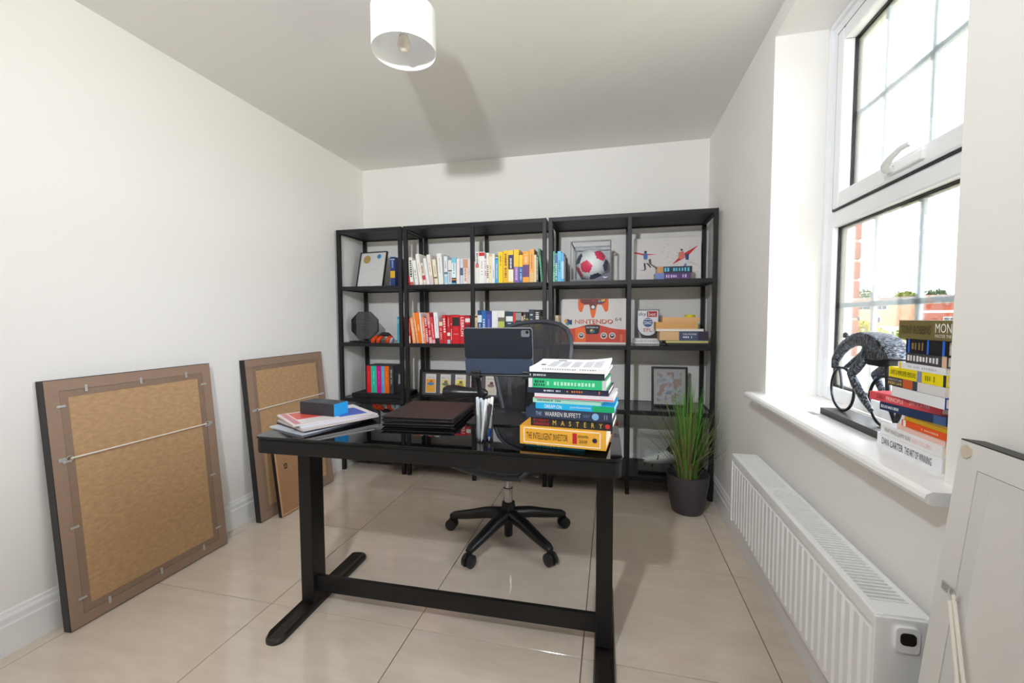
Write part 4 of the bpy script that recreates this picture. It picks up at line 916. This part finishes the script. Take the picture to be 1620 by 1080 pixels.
def mesh_cloth():
    m = bpy.data.materials.new('chair_mesh'); m.use_nodes = True; nt = m.node_tree; bs = nt.nodes['Principled BSDF']; out = nt.nodes['Material Output']
    bs.inputs['Base Color'].default_value = (*lin((50, 52, 58)), 1); bs.inputs['Roughness'].default_value = .45
    tc = nt.nodes.new('ShaderNodeTexCoord'); w = nt.nodes.new('ShaderNodeTexWave'); w.inputs['Scale'].default_value = 42; w.bands_direction = 'X'; w.inputs['Distortion'].default_value = .6
    nt.links.new(tc.outputs['Object'], w.inputs['Vector'])
    r = nt.nodes.new('ShaderNodeMath'); r.operation = 'MULTIPLY_ADD'; r.inputs[1].default_value = .2; r.inputs[2].default_value = .8
    nt.links.new(w.outputs['Fac'], r.inputs[0])
    t = nt.nodes.new('ShaderNodeBsdfTransparent'); mx = nt.nodes.new('ShaderNodeMixShader')
    nt.links.new(r.outputs[0], mx.inputs[0]); nt.links.new(t.outputs[0], mx.inputs[1]); nt.links.new(bs.outputs[0], mx.inputs[2]); nt.links.new(mx.outputs[0], out.inputs[0])
    return m
mesh_m = mesh_cloth(); rim_m = mat('chair_rim', (62, 66, 74), .35)
# back: (half width, depth offset, height) rows from the bottom; rim follows the edge
rowsb = [(.13, .185, .50), (.15, .205, .56), (.175, .222, .64), (.20, .232, .72), (.222, .240, .80), (.238, .252, .88), (.240, .268, .95), (.226, .284, 1.01), (.196, .296, 1.052), (.140, .304, 1.078), (.07, .308, 1.090)]
def bp(u, k):
    hw, dp, z_ = k; return cl(hw * u, dp - .045 * u * u * (hw / .24) ** 2, z_)
b = MB(); nu = 13
for k in rowsb:
    for i in range(nu): b.v.append(bp(-1 + 2 * i / (nu - 1), k))
for j in range(len(rowsb) - 1):
    for i in range(nu - 1):
        a_ = j * nu + i; b.f.append((a_, a_ + 1, a_ + nu + 1, a_ + nu))
b.build('back_mesh', mesh_m, ch, smooth=True)
edge = [bp(-1, k) for k in rowsb] + [cl(0, .309, 1.093)] + [bp(1, k) for k in rowsb[::-1]]
MB().tube(edge, .013, 10, closed=True, sx=1.0).build('back_rim', rim_m, ch, smooth=True)
b = MB(); lp = [(-.105, .535), (.105, .535), (.125, .60), (.088, .745), (-.088, .745), (-.125, .60)]
b.v = [cl(u, .205 + (z_ - .535) * .14, z_) for u, z_ in lp] + [cl(u, .222 + (z_ - .535) * .14, z_) for u, z_ in lp]; n = 6
b.f = [tuple(range(6)), tuple(range(6, 12))[::-1]] + [(i, (i + 1) % 6, 6 + (i + 1) % 6, 6 + i) for i in range(6)]
b.build('lumbar_pad', mat('ribbed_lumbar', (34, 38, 46), .45, bump=.5, bscale=140, stretch=(6, 1, .2)), ch, .006)
for sg in (-1, 1): MB().tube([cl(sg * .03, .12, .385), cl(sg * .09, .25, .45), cl(sg * .125, .27, .60), cl(sg * .15, .275, .74)], [.018, .017, .014, .012], 10).build('back_support', black_plastic, ch, smooth=True)
# seat
b = MB(); rs = []
for j in range(9):
    v = -.24 + .48 * j / 8; hw = .245 - .03 * abs(v / .24) ** 3
    for i in range(9):
        u = -1 + 2 * i / 8; b.v.append(cl(hw * u, v, .455 + .02 * u * u - .035 * max(0, (-v - .14) / .1) ** 2 - .012))
for j in range(8):
    for i in range(8): a_ = j * 9 + i; b.f.append((a_, a_ + 1, a_ + 10, a_ + 9))
b.build('seat_mesh', mesh_m, ch, smooth=True)
ed = [b.v[i] for i in range(9)] + [b.v[j * 9 + 8] for j in range(1, 9)] + [b.v[72 + i] for i in range(7, -1, -1)] + [b.v[j * 9] for j in range(7, 0, -1)]
MB().tube(ed, .016, 10, closed=True).build('seat_rim', rim_m, ch, smooth=True)
MB().tube([cl(-.12, -.12, .42), cl(0, 0, .405), cl(.12, .12, .42)], .014, 8).build('seat_support', black_plastic, ch, smooth=True); MB().tube([cl(.12, -.12, .42), cl(0, 0, .405), cl(-.12, .12, .42)], .014, 8).build('seat_support', black_plastic, ch, smooth=True)
for sg in (-1, 1):
    MB().tube([cl(sg * .05, .12, .38), cl(sg * .20, .14, .40), cl(sg * .285, .13, .47), cl(sg * .295, .10, .69)], [.018, .018, .020, .018], 10).build('arm_post', black_plastic, ch, smooth=True)
    c_ = Vector((1.165 - 1.455, -.885 + 1.065, .700)) if sg < 0 else Vector(cl(.295, .0, .690)); dv = Vector((1, .10, 0)).normalized() if sg < 0 else Vector((.3, -1, 0)).normalized()
    f_ = -1
    pts = [c_ + dv * q_ * f_ for q_ in ((.128, .122, .10, .06, 0, -.06, -.11, -.128) if sg < 0 else (-.125, -.118, -.09, -.04, .02, .07, .11, .125))]
    MB().tube([tuple(p_) for p_ in pts], [.010, .030, .044, .048, .036, .030, .028, .012], 14, sx=.9, ref=(0, 0, 1)).build('armrest', mat('armrest_pu', (30, 30, 33), .28), ch, smooth=True)

# ------------------------------------------------------------------ pictures leaning face to the wall
hard_m = mat('hardboard', (188, 152, 112), .6, bump=.06, bscale=140, var=.12, vscale=38, stretch=(1, 1, 2.2))
back_m = mat('brown_backing', (156, 130, 111), .6, var=.07, vscale=20, stretch=(1, 1, 12))
tape_m = mat('brown_tape', (146, 122, 103), .4, var=.05, vscale=30)
fr_side = mat('black_frame_side', (32, 29, 28), .45)
cord_m = mat('white_cord', (236, 232, 222), .8)
def leaning(label, base, w, h, t, tilt, rz, clips=True, dring=.68, slack=0, small=False, boards=(None, None, None), cat='picture'):
    """local: x=0 is the back facing the room, body towards -x, width along y, height z"""
    o = thing('leaning_picture', label, cat, base, (0, tilt, rz))
    bm_, tm_, hm_ = [m_ or d_ for m_, d_ in zip(boards, (back_m, tape_m, hard_m))]
    fw_ = .010
    b = MB(); b.box(-t, -.001, -w / 2, -w / 2 + fw_, 0, h).box(-t, -.001, w / 2 - fw_, w / 2, 0, h).box(-t, -.001, -w / 2 + fw_, w / 2 - fw_, 0, fw_).box(-t, -.001, -w / 2 + fw_, w / 2 - fw_, h - fw_, h)
    b.build('frame', fr_side, o)
    B('glazing', mat('picture_front', (120, 124, 130), .1), o, -t + .002, -t + .004, -w / 2 + fw_, w / 2 - fw_, fw_, h - fw_)
    e = .0005
    if not small:
        r1 = .042; b = MB(); b.box(-.006, e, -w / 2 + .002, -w / 2 + r1, .002, h - .002).box(-.006, e, w / 2 - r1, w / 2 - .002, .002, h - .002).box(-.006, e, -w / 2 + r1, w / 2 - r1, .002, r1).box(-.006, e, -w / 2 + r1, w / 2 - r1, h - r1, h - .002)
        b.build('back_frame', bm_, o)
        r2 = r1 + .024; b = MB(); y0_, y1_, z0_, z1_ = -w / 2 + r1 + .001, w / 2 - r1 - .001, r1 + .001, h - r1 - .001
        b.box(-.006, -.0006, y0_, y0_ + .024, z0_, z1_).box(-.006, -.0006, y1_ - .024, y1_, z0_, z1_).box(-.006, -.0006, y0_ + .024, y1_ - .024, z0_, z0_ + .024).box(-.006, -.0006, y0_ + .024, y1_ - .024, z1_ - .024, z1_)
        b.build('tape_border', tm_, o)
        B('backing_board', hm_, o, -.006, -.0012, -w / 2 + r2, w / 2 - r2, r2, h - r2)
        if clips:
            pos = [(-w / 2 + .042, z_) for z_ in (.10, .36, .60, .80)] + [(w / 2 - .042, z_) for z_ in (.10, .36, .60, .80)]
            for y_, z_ in pos: B('clip', steel, o, e, .0045, y_ - .013, y_ + .013, z_ - .0042, z_ + .0042, .001)
            for z_ in (.042, h - .042):
                for y_ in (-.19, 0, .19): B('clip', steel, o, e, .0045, y_ - .0042, y_ + .0042, z_ - .013, z_ + .013, .001)
        zr = h * dring
        for sg in (-1, 1):
            d_ = B('d_ring', steel, o, e, .004, sg * (w / 2 - .028) - .010, sg * (w / 2 - .028) + .010, zr - .007, zr + .007, .001)
            yy = sg * (w / 2 - .048)
            MB().tube([(.006, yy + .010 * math.cos(2 * PI * i / 12), zr + .009 * math.sin(2 * PI * i / 12)) for i in range(12)], .0016, 6, closed=True).build('ring', steel, d_, smooth=True)
        n_ = 12; pts = []
        for i in range(n_ + 1):
            u = -1 + 2 * i / n_; pts.append((.007, u * (w / 2 - .050), zr - slack * (1 - u * u)))
        MB().tube(pts, .0028, 8).build('cord', cord_m, o, smooth=True)
        if slack: MB().tube([(p[0] + .004, p[1], p[2] - slack * .10 * (1 - (p[1] / (w / 2)) ** 2)) for p in pts], .0028, 8).build('cord', cord_m, o, smooth=True)
    else:
        B('backing_board', mat('brown_mdf', (172, 132, 96), .6, bump=.08, bscale=150, var=.08, vscale=60), o, -.006, -.002, -w / 2 + .012, w / 2 - .012, .012, h - .012)
        b = MB(); b.box(-.004, e, -w / 2 + .002, -w / 2 + .012, .002, h - .002).box(-.004, e, w / 2 - .012, w / 2 - .002, .002, h - .002).box(-.004, e, -w / 2 + .012, w / 2 - .012, .002, .012).box(-.004, e, -w / 2 + .012, w / 2 - .012, h - .012, h - .002)
        b.build('wood_edge', mat('pale_wood_edge', (206, 164, 120), .5), o)
        s_ = B('stamp', paint((30, 28, 26)), o, -.002, -.0016, -.052, -.030, .255, .285); B('stamp_gap', paint((172, 132, 96)), s_, -.0016, -.0014, -.047, -.036, .262, .278); B('stamp_mark', paint((30, 28, 26)), s_, -.0014, -.0012, -.044, -.038, .267, .274)
        B('paper_tag', paint((232, 230, 226)), o, -.002, -.0014, .062, .090, .06, .095)
    return o
leaning('large picture turned to the left wall, brown board back with metal clips and cord', (.1055, -1.746, .003), .622, .897, .035, -.0755, math.radians(-.8))
leaning('large picture turned to the wall beside the corner shelving, plain brown board back with cord', (.107, -.913, .003), .622, .892, .033, -.082, 0, clips=False, dring=.685)
leaning('small picture with stamped brown back leaning on a larger one behind the desk leg', (.176, -1.035, .003), .225, .405, .020, -.115, math.radians(-2), small=True)
wb_ = mat('white_backing', (222, 220, 217), .6, bump=.06, bscale=30); wt_ = mat('white_tape', (219, 219, 219), .35, bump=.15, bscale=25)
o = leaning('white backed picture leaning on the wall past the radiator, with slack white cord', (2.446, -2.551, .003), .622, .905, .034, -.1, PI, clips=False, dring=.725, slack=.36, boards=(wb_, wt_, wb_))
MB().tube([(.0005, -.311 + .018, .887), (.003, -.311 + .018, .887)], .011, 18).build('felt_dot', mat('felt', (206, 194, 176), .9), o)

# ------------------------------------------------------------------ radiator
rx0, rx1, ry0, ry1, rz0, rz1 = 2.455, 2.552, -2.178, -1.178, .250, .540
ra = thing('radiator', 'white ribbed panel radiator with slotted top grille under the window', 'radiator', (2.505, -1.678, .25))
def rb(nm, m, x0, x1, y0, y1, z0, z1, bev=0, par=None): return B(nm, m, par or ra, x0 - 2.505, x1 - 2.505, y0 + 1.678, y1 + 1.678, z0 - .25, z1 - .25, bev)
rw = mat('radiator_enamel', (238, 239, 240), .3)
rb('front_panel', rw, rx0 + .006, rx0 + .018, ry0 + .004, ry1 - .004, rz0, rz1 - .010, .003); rb('back_panel', rw, rx1 - .016, rx1 - .004, ry0 + .004, ry1 - .004, rz0, rz1 - .010, .003)
rb('convector', rw, rx0 + .022, rx1 - .02, ry0 + .01, ry1 - .01, rz0 + .02, rz1 - .06)
n = 29; ribme = MB().prism([(.0, 0), (-.0042, .006), (-.0042, .0255), (0, .0315)], 0, rz1 - rz0 - .060, 'z').mesh('rib')
for i in range(n): put('rib', ribme, rw, ra, (rx0 + .006 - 2.505, ry0 + .012 + i * .0337 + 1.678, .018))
rb('top_rail', rw, rx0, rx0 + .018, ry0, ry1, rz1 - .030, rz1, .004); rb('top_rail', rw, rx1 - .014, rx1, ry0, ry1, rz1 - .030, rz1, .004)
rb('end_cover', rw, rx0, rx1, ry0 - .003, ry0 + .004, rz0, rz1 - .004, .002); rb('end_cover', rw, rx0, rx1, ry1 - .004, ry1 + .003, rz0, rz1 - .004, .002)
rb('top_cap', rw, rx0 + .016, rx1 - .012, ry0 + .002, ry0 + .045, rz1 - .006, rz1, .001); rb('top_cap', rw, rx0 + .016, rx1 - .012, ry1 - .03, ry1 - .002, rz1 - .006, rz1, .001); rb('top_cap', rw, rx0 + .016, rx1 - .012, -1.56, -1.545, rz1 - .006, rz1, .001)
sl_me = MB().box(0, rx1 - rx0 - .028, 0, .0046, -.008, -.001).mesh('grille_slat')
ns = 72
for i in range(ns):
    y_ = ry0 + .049 + i * (ry1 - .034 - ry0 - .049) / ns
    put('grille_slat', sl_me, rw, ra, (rx0 + .016 - 2.505, y_ + 1.678, rz1 - .25))
MB().prism(rrect(2.487 - 2.505, 2.527 - 2.505, .224, .274, .010), -.503 - .006, -.500, 'y').build('valve_plate', rw, ra, .001)
MB().prism(rrect(2.494 - 2.505, 2.520 - 2.505, .240, .264, .008), -.5105, -.509, 'y').build('badge', mat('dark_badge', (40, 36, 32), .15), ra, .0005)
for y_ in (-1.25, -2.10): rb('bracket', rw, rx1 - .003, W + .001, y_ - .02, y_ + .02, rz0 + .06, rz1 - .08)
MB().tube([(rx0 + .05 - 2.505, -.47, .0), (rx0 + .05 - 2.505, -.47, -.249)], .0075, 10).build('pipe', chrome, ra, smooth=True)

# ------------------------------------------------------------------ ceiling lamp
o = thing('pendant_lamp', 'white drum pendant lampshade with pale bulb below the ceiling', 'lamp', (1.207, -1.627, H))
shade_m = mat('white_shade', (240, 241, 244), .6)
zt, zb_ = 2.226 - H, 2.085 - H
MB().lathe([(.1145, zb_), (.116, zb_), (.116, zt), (.1145, zt), (.1145, zb_)], 64, caps=False).build('shade', shade_m, o, smooth=True)
MB().lathe([(.03, -.018), (.045, -.012), (.045, 0)], 32).build('ceiling_rose', white_gloss, o, smooth=True)
MB().tube([(0, 0, -.01), (0, 0, -.12)], .004, 8).build('cord', white_gloss, o)
MB().lathe([(.017, -.155), (.017, -.11), (.012, -.10)], 20).build('lamp_holder', white_gloss, o, smooth=True)
for an in (0, 120, 240):
    r_ = math.radians(an); MB().tube([(.015 * math.cos(r_), .015 * math.sin(r_), -.12), (.1148 * math.cos(r_), .1148 * math.sin(r_), -.10)], .0016, 6).build('spoke', white_gloss, o)
MB().lathe([(.012, -.150), (.014, -.158), (.022, -.175), (.024, -.186), (.020, -.200), (.010, -.208), (.001, -.210)], 24).build('bulb', mat('frosted_bulb', (236, 226, 214), .2), o, smooth=True)

# ------------------------------------------------------------------ potted grass
o = thing('potted_grass', 'tall green artificial grass in a dark grey plastic pot', 'plant', (2.388, -.545, 0))
pm = mat('dark_grey_pot', (66, 62, 67), .55)
MB().lathe([(.078, 0), (.084, .006), (.100, .08), (.112, .16), (.117, .215), (.118, .222), (.112, .222), (.108, .20), (.10, .19), (0, .19)], 48, caps=False).build('pot', pm, o, smooth=True)
MB().lathe([(.104, .186), (.104, .196), (.0, .20)], 24, caps=False).build('soil', mat('dark_soil', (44, 38, 32), .95, bump=.5, bscale=120), o)
rg = random.Random(11)
def blades(n, cols_i, hmin, hmax, spread):
    b = MB()
    for i in range(n):
        an = rg.uniform(0, 2 * PI); r0 = rg.uniform(0, .055) ** 1; h_ = rg.uniform(hmin, hmax); sp = rg.uniform(.01, spread) * (.6 + r0 * 9)
        w_ = rg.uniform(.0022, .0042); pa = an + PI / 2 + rg.uniform(-.5, .5); pts = []
        k = 6
        for j in range(k + 1):
            u = j / k; rr = r0 + sp * u ** 1.5; x_, y_ = rr * math.cos(an), rr * math.sin(an)
            # the right-hand wall and the shelf posts keep blades in
            x_ = min(x_, .155); y_ = min(y_, .11) if u > .05 else y_
            pts.append((x_, y_, .192 + h_ * u - .06 * sp * u * u, w_ * (1 - u ** 2) + .0003))
        n0 = len(b.v); dx, dy = math.cos(pa), math.sin(pa)
        for x_, y_, z_, q_ in pts: b.v += [(x_ - dx * q_, y_ - dy * q_, z_), (x_, y_ + .0006, z_), (x_ + dx * q_, y_ + dy * q_, z_)]
        for j in range(k):
            a_ = n0 + j * 3; b.f += [(a_, a_ + 1, a_ + 4, a_ + 3), (a_ + 1, a_ + 2, a_ + 5, a_ + 4)]
    return b
for nm, cc, n_, h0, h1, sp in (('grass_blades', (104, 148, 62), 150, .28, .54, .14), ('grass_blades', (134, 158, 80), 110, .22, .48, .24), ('dry_blades', (128, 116, 84), 90, .22, .46, .38), ('bright_blades', (96, 176, 70), 50, .34, .58, .11)):
    q_ = blades(n_, 0, h0, h1, sp).build(nm, mat('grass_' + nm, cc, .45), o); q_['kind'] = 'stuff'
for p0, p1 in (((.005, -.09, .30), (.150, -.07, .40)), ((-.16, -.05, .32), (-.02, -.07, .38))):
    b = MB(); b.tube([p0, tuple((a_ + c_) / 2 + (.008 if i == 2 else 0) for i, (a_, c_) in enumerate(zip(p0, p1))), p1], [.0012, .0022, .0006], 6, sx=.4); b.build('bent_blade', mat('grass_bent', (150, 190, 90), .45), o)
MB().tube([(.0, -.03, .21), (.0, -.05, .28), (.005, -.09, .30)], .0014, 5).build('bent_blade', mat('grass_bent', (150, 190, 90), .45), o); MB().tube([(-.02, -.02, .21), (-.02, -.045, .30), (-.02, -.07, .38)], .0014, 5).build('bent_blade', mat('grass_bent', (150, 190, 90), .45), o)

# ------------------------------------------------------------------ cyclist sculpture on the sill
def hammered():
    m = bpy.data.materials.new('hammered_pewter'); m.use_nodes = True; nt = m.node_tree; bs = nt.nodes['Principled BSDF']
    tc = nt.nodes.new('ShaderNodeTexCoord'); n1 = nt.nodes.new('ShaderNodeTexNoise'); n1.inputs['Scale'].default_value = 120; n1.inputs['Detail'].default_value = 8; n1.inputs['Roughness'].default_value = .7
    mp = nt.nodes.new('ShaderNodeMapping'); mp.inputs['Scale'].default_value = (1, 2.6, .9); mp.inputs['Rotation'].default_value = (.6, 0, 0); nt.links.new(tc.outputs['Object'], mp.inputs[0]); nt.links.new(mp.outputs[0], n1.inputs['Vector']); r = nt.nodes.new('ShaderNodeValToRGB'); e_ = r.color_ramp.elements
    e_[0].position = .46; e_[0].color = (*lin((34, 36, 40)), 1); e_[1].position = .70; e_[1].color = (*lin((188, 198, 214)), 1)
    nt.links.new(n1.outputs['Fac'], r.inputs[0]); nt.links.new(r.outputs[0], bs.inputs['Base Color']); bs.inputs['Metallic'].default_value = .75; bs.inputs['Roughness'].default_value = .38
    bpn = nt.nodes.new('ShaderNodeBump'); bpn.inputs['Strength'].default_value = .5; bpn.inputs['Distance'].default_value = .004; nt.links.new(n1.outputs['Fac'], bpn.inputs['Height']); nt.links.new(bpn.outputs[0], bs.inputs['Normal'])
    return m
ham = hammered(); dark_st = mat('dark_steel', (58, 60, 64), .3, metal=.8)
o = thing('cyclist_sculpture', 'hammered metal racing cyclist sculpture on a black base by the window', 'sculpture', (2.668, -1.69, zs))
def cy(y, z, x=0): return (x, y + 1.69, z - zs)
MB().box(-.038, .038, -.165, .169, 0, .020).build('base', mat('black_plinth', (38, 37, 36), .35), o, .001)
for yc, nm in ((-1.571, 'wheel'), (-1.785, 'wheel')):
    MB().tube([cy(yc + .067 * math.cos(2 * PI * i / 40), zs + .0905 + .067 * math.sin(2 * PI * i / 40)) for i in range(40)], .0042, 8, closed=True).build('wheel', dark_st, o, smooth=True)
# torso and near arm: one flattened arch from hip to hand
def plate(nm, outline, x0, x1, m, bev=.007):
    return MB().prism([(y_ + 1.69, z_ - zs) for y_, z_ in outline], x0, x1, 'x').build(nm, m, o, bev, 2, smooth=True)
plate('torso', [(-1.853, 1.003), (-1.820, 1.036), (-1.789, 1.054), (-1.753, 1.064), (-1.712, 1.068), (-1.668, 1.061), (-1.660, 1.040), (-1.690, 1.026), (-1.722, 1.028), (-1.736, 1.016), (-1.738, .993), (-1.79, .994)], -.030, .030, ham)
plate('hips', [(-1.838, 1.000), (-1.740, .996), (-1.742, .978), (-1.80, .978)], -.024, .024, dark_st, .004)
arm = [(-1.690, 1.047), (-1.655, 1.042), (-1.614, 1.026), (-1.578, 1.002), (-1.553, .974), (-1.546, .948)]
MB().tube([cy(y_, z_, -.012) for y_, z_ in arm], [.018, .018, .0165, .0145, .012, .009], 12, sx=1.0, ref=(1, 0, 0)).build('near_arm', ham, o, smooth=True)
MB().tube([cy(-1.674, 1.022, .018), cy(-1.63, .995, .02), cy(-1.58, .962, .014), cy(-1.562, .950, .010)], [.012, .010, .008, .006], 10).build('far_arm', ham, o, smooth=True)
MB().tube([cy(-1.605, 1.045, -.004), cy(-1.588, 1.056, -.004), cy(-1.58, 1.048, -.004)], [.006, .0075, .004], 10).build('head', ham, o, smooth=True)
MB().tube([cy(-1.74, 1.032, -.02), cy(-1.722, .99, -.022), cy(-1.690, .962, -.022), cy(-1.665, .944, -.022)], [.012, .015, .016, .013], 10, sx=.8, ref=(1, 0, 0)).build('thigh', ham, o, smooth=True)
MB().tube([cy(-1.662, .946, -.022), cy(-1.692, .915, -.022), cy(-1.73, .884, -.022), cy(-1.770, .855, -.022)], [.012, .014, .012, .007], 10, sx=.8, ref=(1, 0, 0)).build('shin', ham, o, smooth=True)
MB().tube([cy(-1.80, 1.01, .012), cy(-1.775, .985, .016), cy(-1.735, .962, .02), cy(-1.70, .946, .02)], [.016, .017, .014, .010], 10).build('far_thigh', ham, o, smooth=True)
MB().tube([cy(-1.70, .946, .02), cy(-1.745, .90, .02), cy(-1.78, .872, .02)], [.010, .010, .006], 10).build('far_shin', ham, o, smooth=True)
MB().tube([cy(-1.788, 1.0), cy(-1.796, .93), cy(-1.806, .87)], .006, 8).build('seat_post', dark_st, o, smooth=True)
MB().tube([cy(-1.81, .872), cy(-1.832, .838), cy(-1.851, .878)], .006, 8).build('frame_fork', dark_st, o, smooth=True)
MB().tube([cy(-1.832, .838), cy(-1.832, zs + .019)], .006, 8).build('frame_foot', dark_st, o, smooth=True)
MB().tube([cy(-1.548, .952), cy(-1.562, .92), cy(-1.571, .8835)], .004, 8).build('front_fork', dark_st, o, smooth=True)
tag(B('paper_slip', paint((170, 170, 172)), None, 2.600, 2.618, -1.545, -1.50, zs, zs + .001), 'thin grey slip lying on the window sill before the sculpture', 'slip')
# ------------------------------------------------------------------ books stacked on the sill
GW = 'stack of books on the window sill'
def sill_book(label, y0, y1, z0, z1, col, xf=2.603, d=.14, rz=0, **k):
    """spine towards the room (-x); y0 is the far end, y1 the near end"""
    L = abs(y1 - y0); an = -PI / 2 + math.radians(rz); th = z1 - z0 - .0004
    loc = (xf + L * math.cos(an), y0 + L * math.sin(an), z0 + .0002)
    return book(label, loc, th, L, d, col, (0, -PI / 2, an), group=GW, **k)
K = (26, 26, 30)
sill_book('white book with bold condensed black capitals at the bottom of the sill stack', -1.884, -2.097, zs, zs + .033, (236, 238, 242), texts=[('DAN CARTER', .725, .36, .5, .50, K), ('THE ART OF WINNING', .325, .39, .5, .50, (44, 46, 54))])
sill_book('white book with grey and pink capitals, second from the sill', -1.896, -2.096, zs + .033, zs + .058, (238, 236, 236), texts=[('WHAT MAKES SAMMY RUN?', .69, .46, .5, .42, (150, 150, 150)), ('BUDD SCHULBERG', .29, .28, .5, .36, (240, 190, 180))])
sill_book('pale pink paperback under the orange spine', -1.952, -2.097, zs + .058, zs + .0695, (240, 200, 186), xf=2.606)
sill_book('bright orange book with white emblem at its far end', -1.970, -2.104, zs + .0695, zs + .0835, (232, 84, 24), xf=2.604, bands=[(.9, .96, (245, 235, 230))], title=(.32, .4, .35, 12), tcol=(250, 200, 160))
sill_book('mustard yellow book between the orange and the navy ones', -1.975, -2.105, zs + .0835, zs + .092, (206, 160, 30), xf=2.606)
sill_book('navy book with white print, below the red one', -1.900, -2.075, zs + .092, zs + .111, (38, 56, 92), rz=9, xf=2.597, title=(.82, .3, .4, 10), tcol=(220, 224, 232), bands=[(.02, .18, (70, 100, 150))])
sill_book('faded red book with pale capitals jutting towards the sculpture', -1.866, -2.056, zs + .111, zs + .1315, (222, 84, 92), rz=10, xf=2.592, texts=[('ZULU', .82, .12, .55, .42, (90, 30, 40)), ('PRINCIPLE', .60, .25, .5, .5, (250, 210, 206)), ('JIM SLATER', .26, .27, .5, .42, (250, 210, 206))])
sill_book('royal blue covered book with white spine, above the red one', -1.934, -2.098, zs + .1315, zs + .155, (40, 60, 160), bands=[(0, 1, (236, 238, 242))], xf=2.602)
sill_book('book with orange portrait and white flame shapes on its spine', -1.916, -2.096, zs + .155, zs + .1755, (226, 222, 222), bands=[(.52, .70, (206, 96, 50)), (.44, .52, (60, 70, 84)), (.70, 1, (52, 40, 46))], texts=[("ORSON SCOTT CARD", .85, .27, .72, .26, (226, 214, 214)), ("ENDER'S GAME", .85, .27, .32, .34, (250, 224, 130))])
sill_book('bright yellow book with black capitals in the sill stack', -1.918, -2.097, zs + .1755, zs + .1995, (246, 226, 14), texts=[('UNFIT & IMPROPER PERSONS', .72, .48, .5, .48, (60, 56, 14))], title=(.22, .2, .5, 6), tcol=(150, 140, 20), bands=[(0, .04, (40, 40, 44)), (.38, .46, (140, 150, 180))])
sill_book('thin white paperback with a yellow dot on its spine', -1.950, -2.094, zs + .1995, zs + .214, (238, 238, 242), bands=[(.92, .96, (246, 200, 40))], title=(.45, .7, .35, 16), tcol=(190, 192, 206))
sill_book('black and white book with heavy white capitals', -1.976, -2.096, zs + .214, zs + .2375, (70, 70, 74), bands=[(0, .1, (226, 190, 160))], title=(.55, .8, .55, 10), tcol=(226, 226, 226))
sill_book('black book with bright blue rings round its spine', -1.978, -2.100, zs + .2375, zs + .268, (24, 24, 28), bands=[(.90, .94, (40, 110, 230)), (.42, .46, (40, 110, 230)), (.06, .11, (40, 110, 230))], title=(.67, .34, .6, 4), tcol=(130, 110, 70), xf=2.601)
sill_book('large olive book with white capitals on top of the sill stack', -1.957, -2.140, zs + .268, zs + .309, (116, 106, 62), xf=2.598, d=.15, texts=[('TONY ROBBINS', .70, .50, .5, .44, (66, 58, 36)), ('MONEY', .20, .36, .62, .46, (246, 246, 240)), ('MASTER THE GAME', .20, .36, .22, .16, (230, 228, 214))])
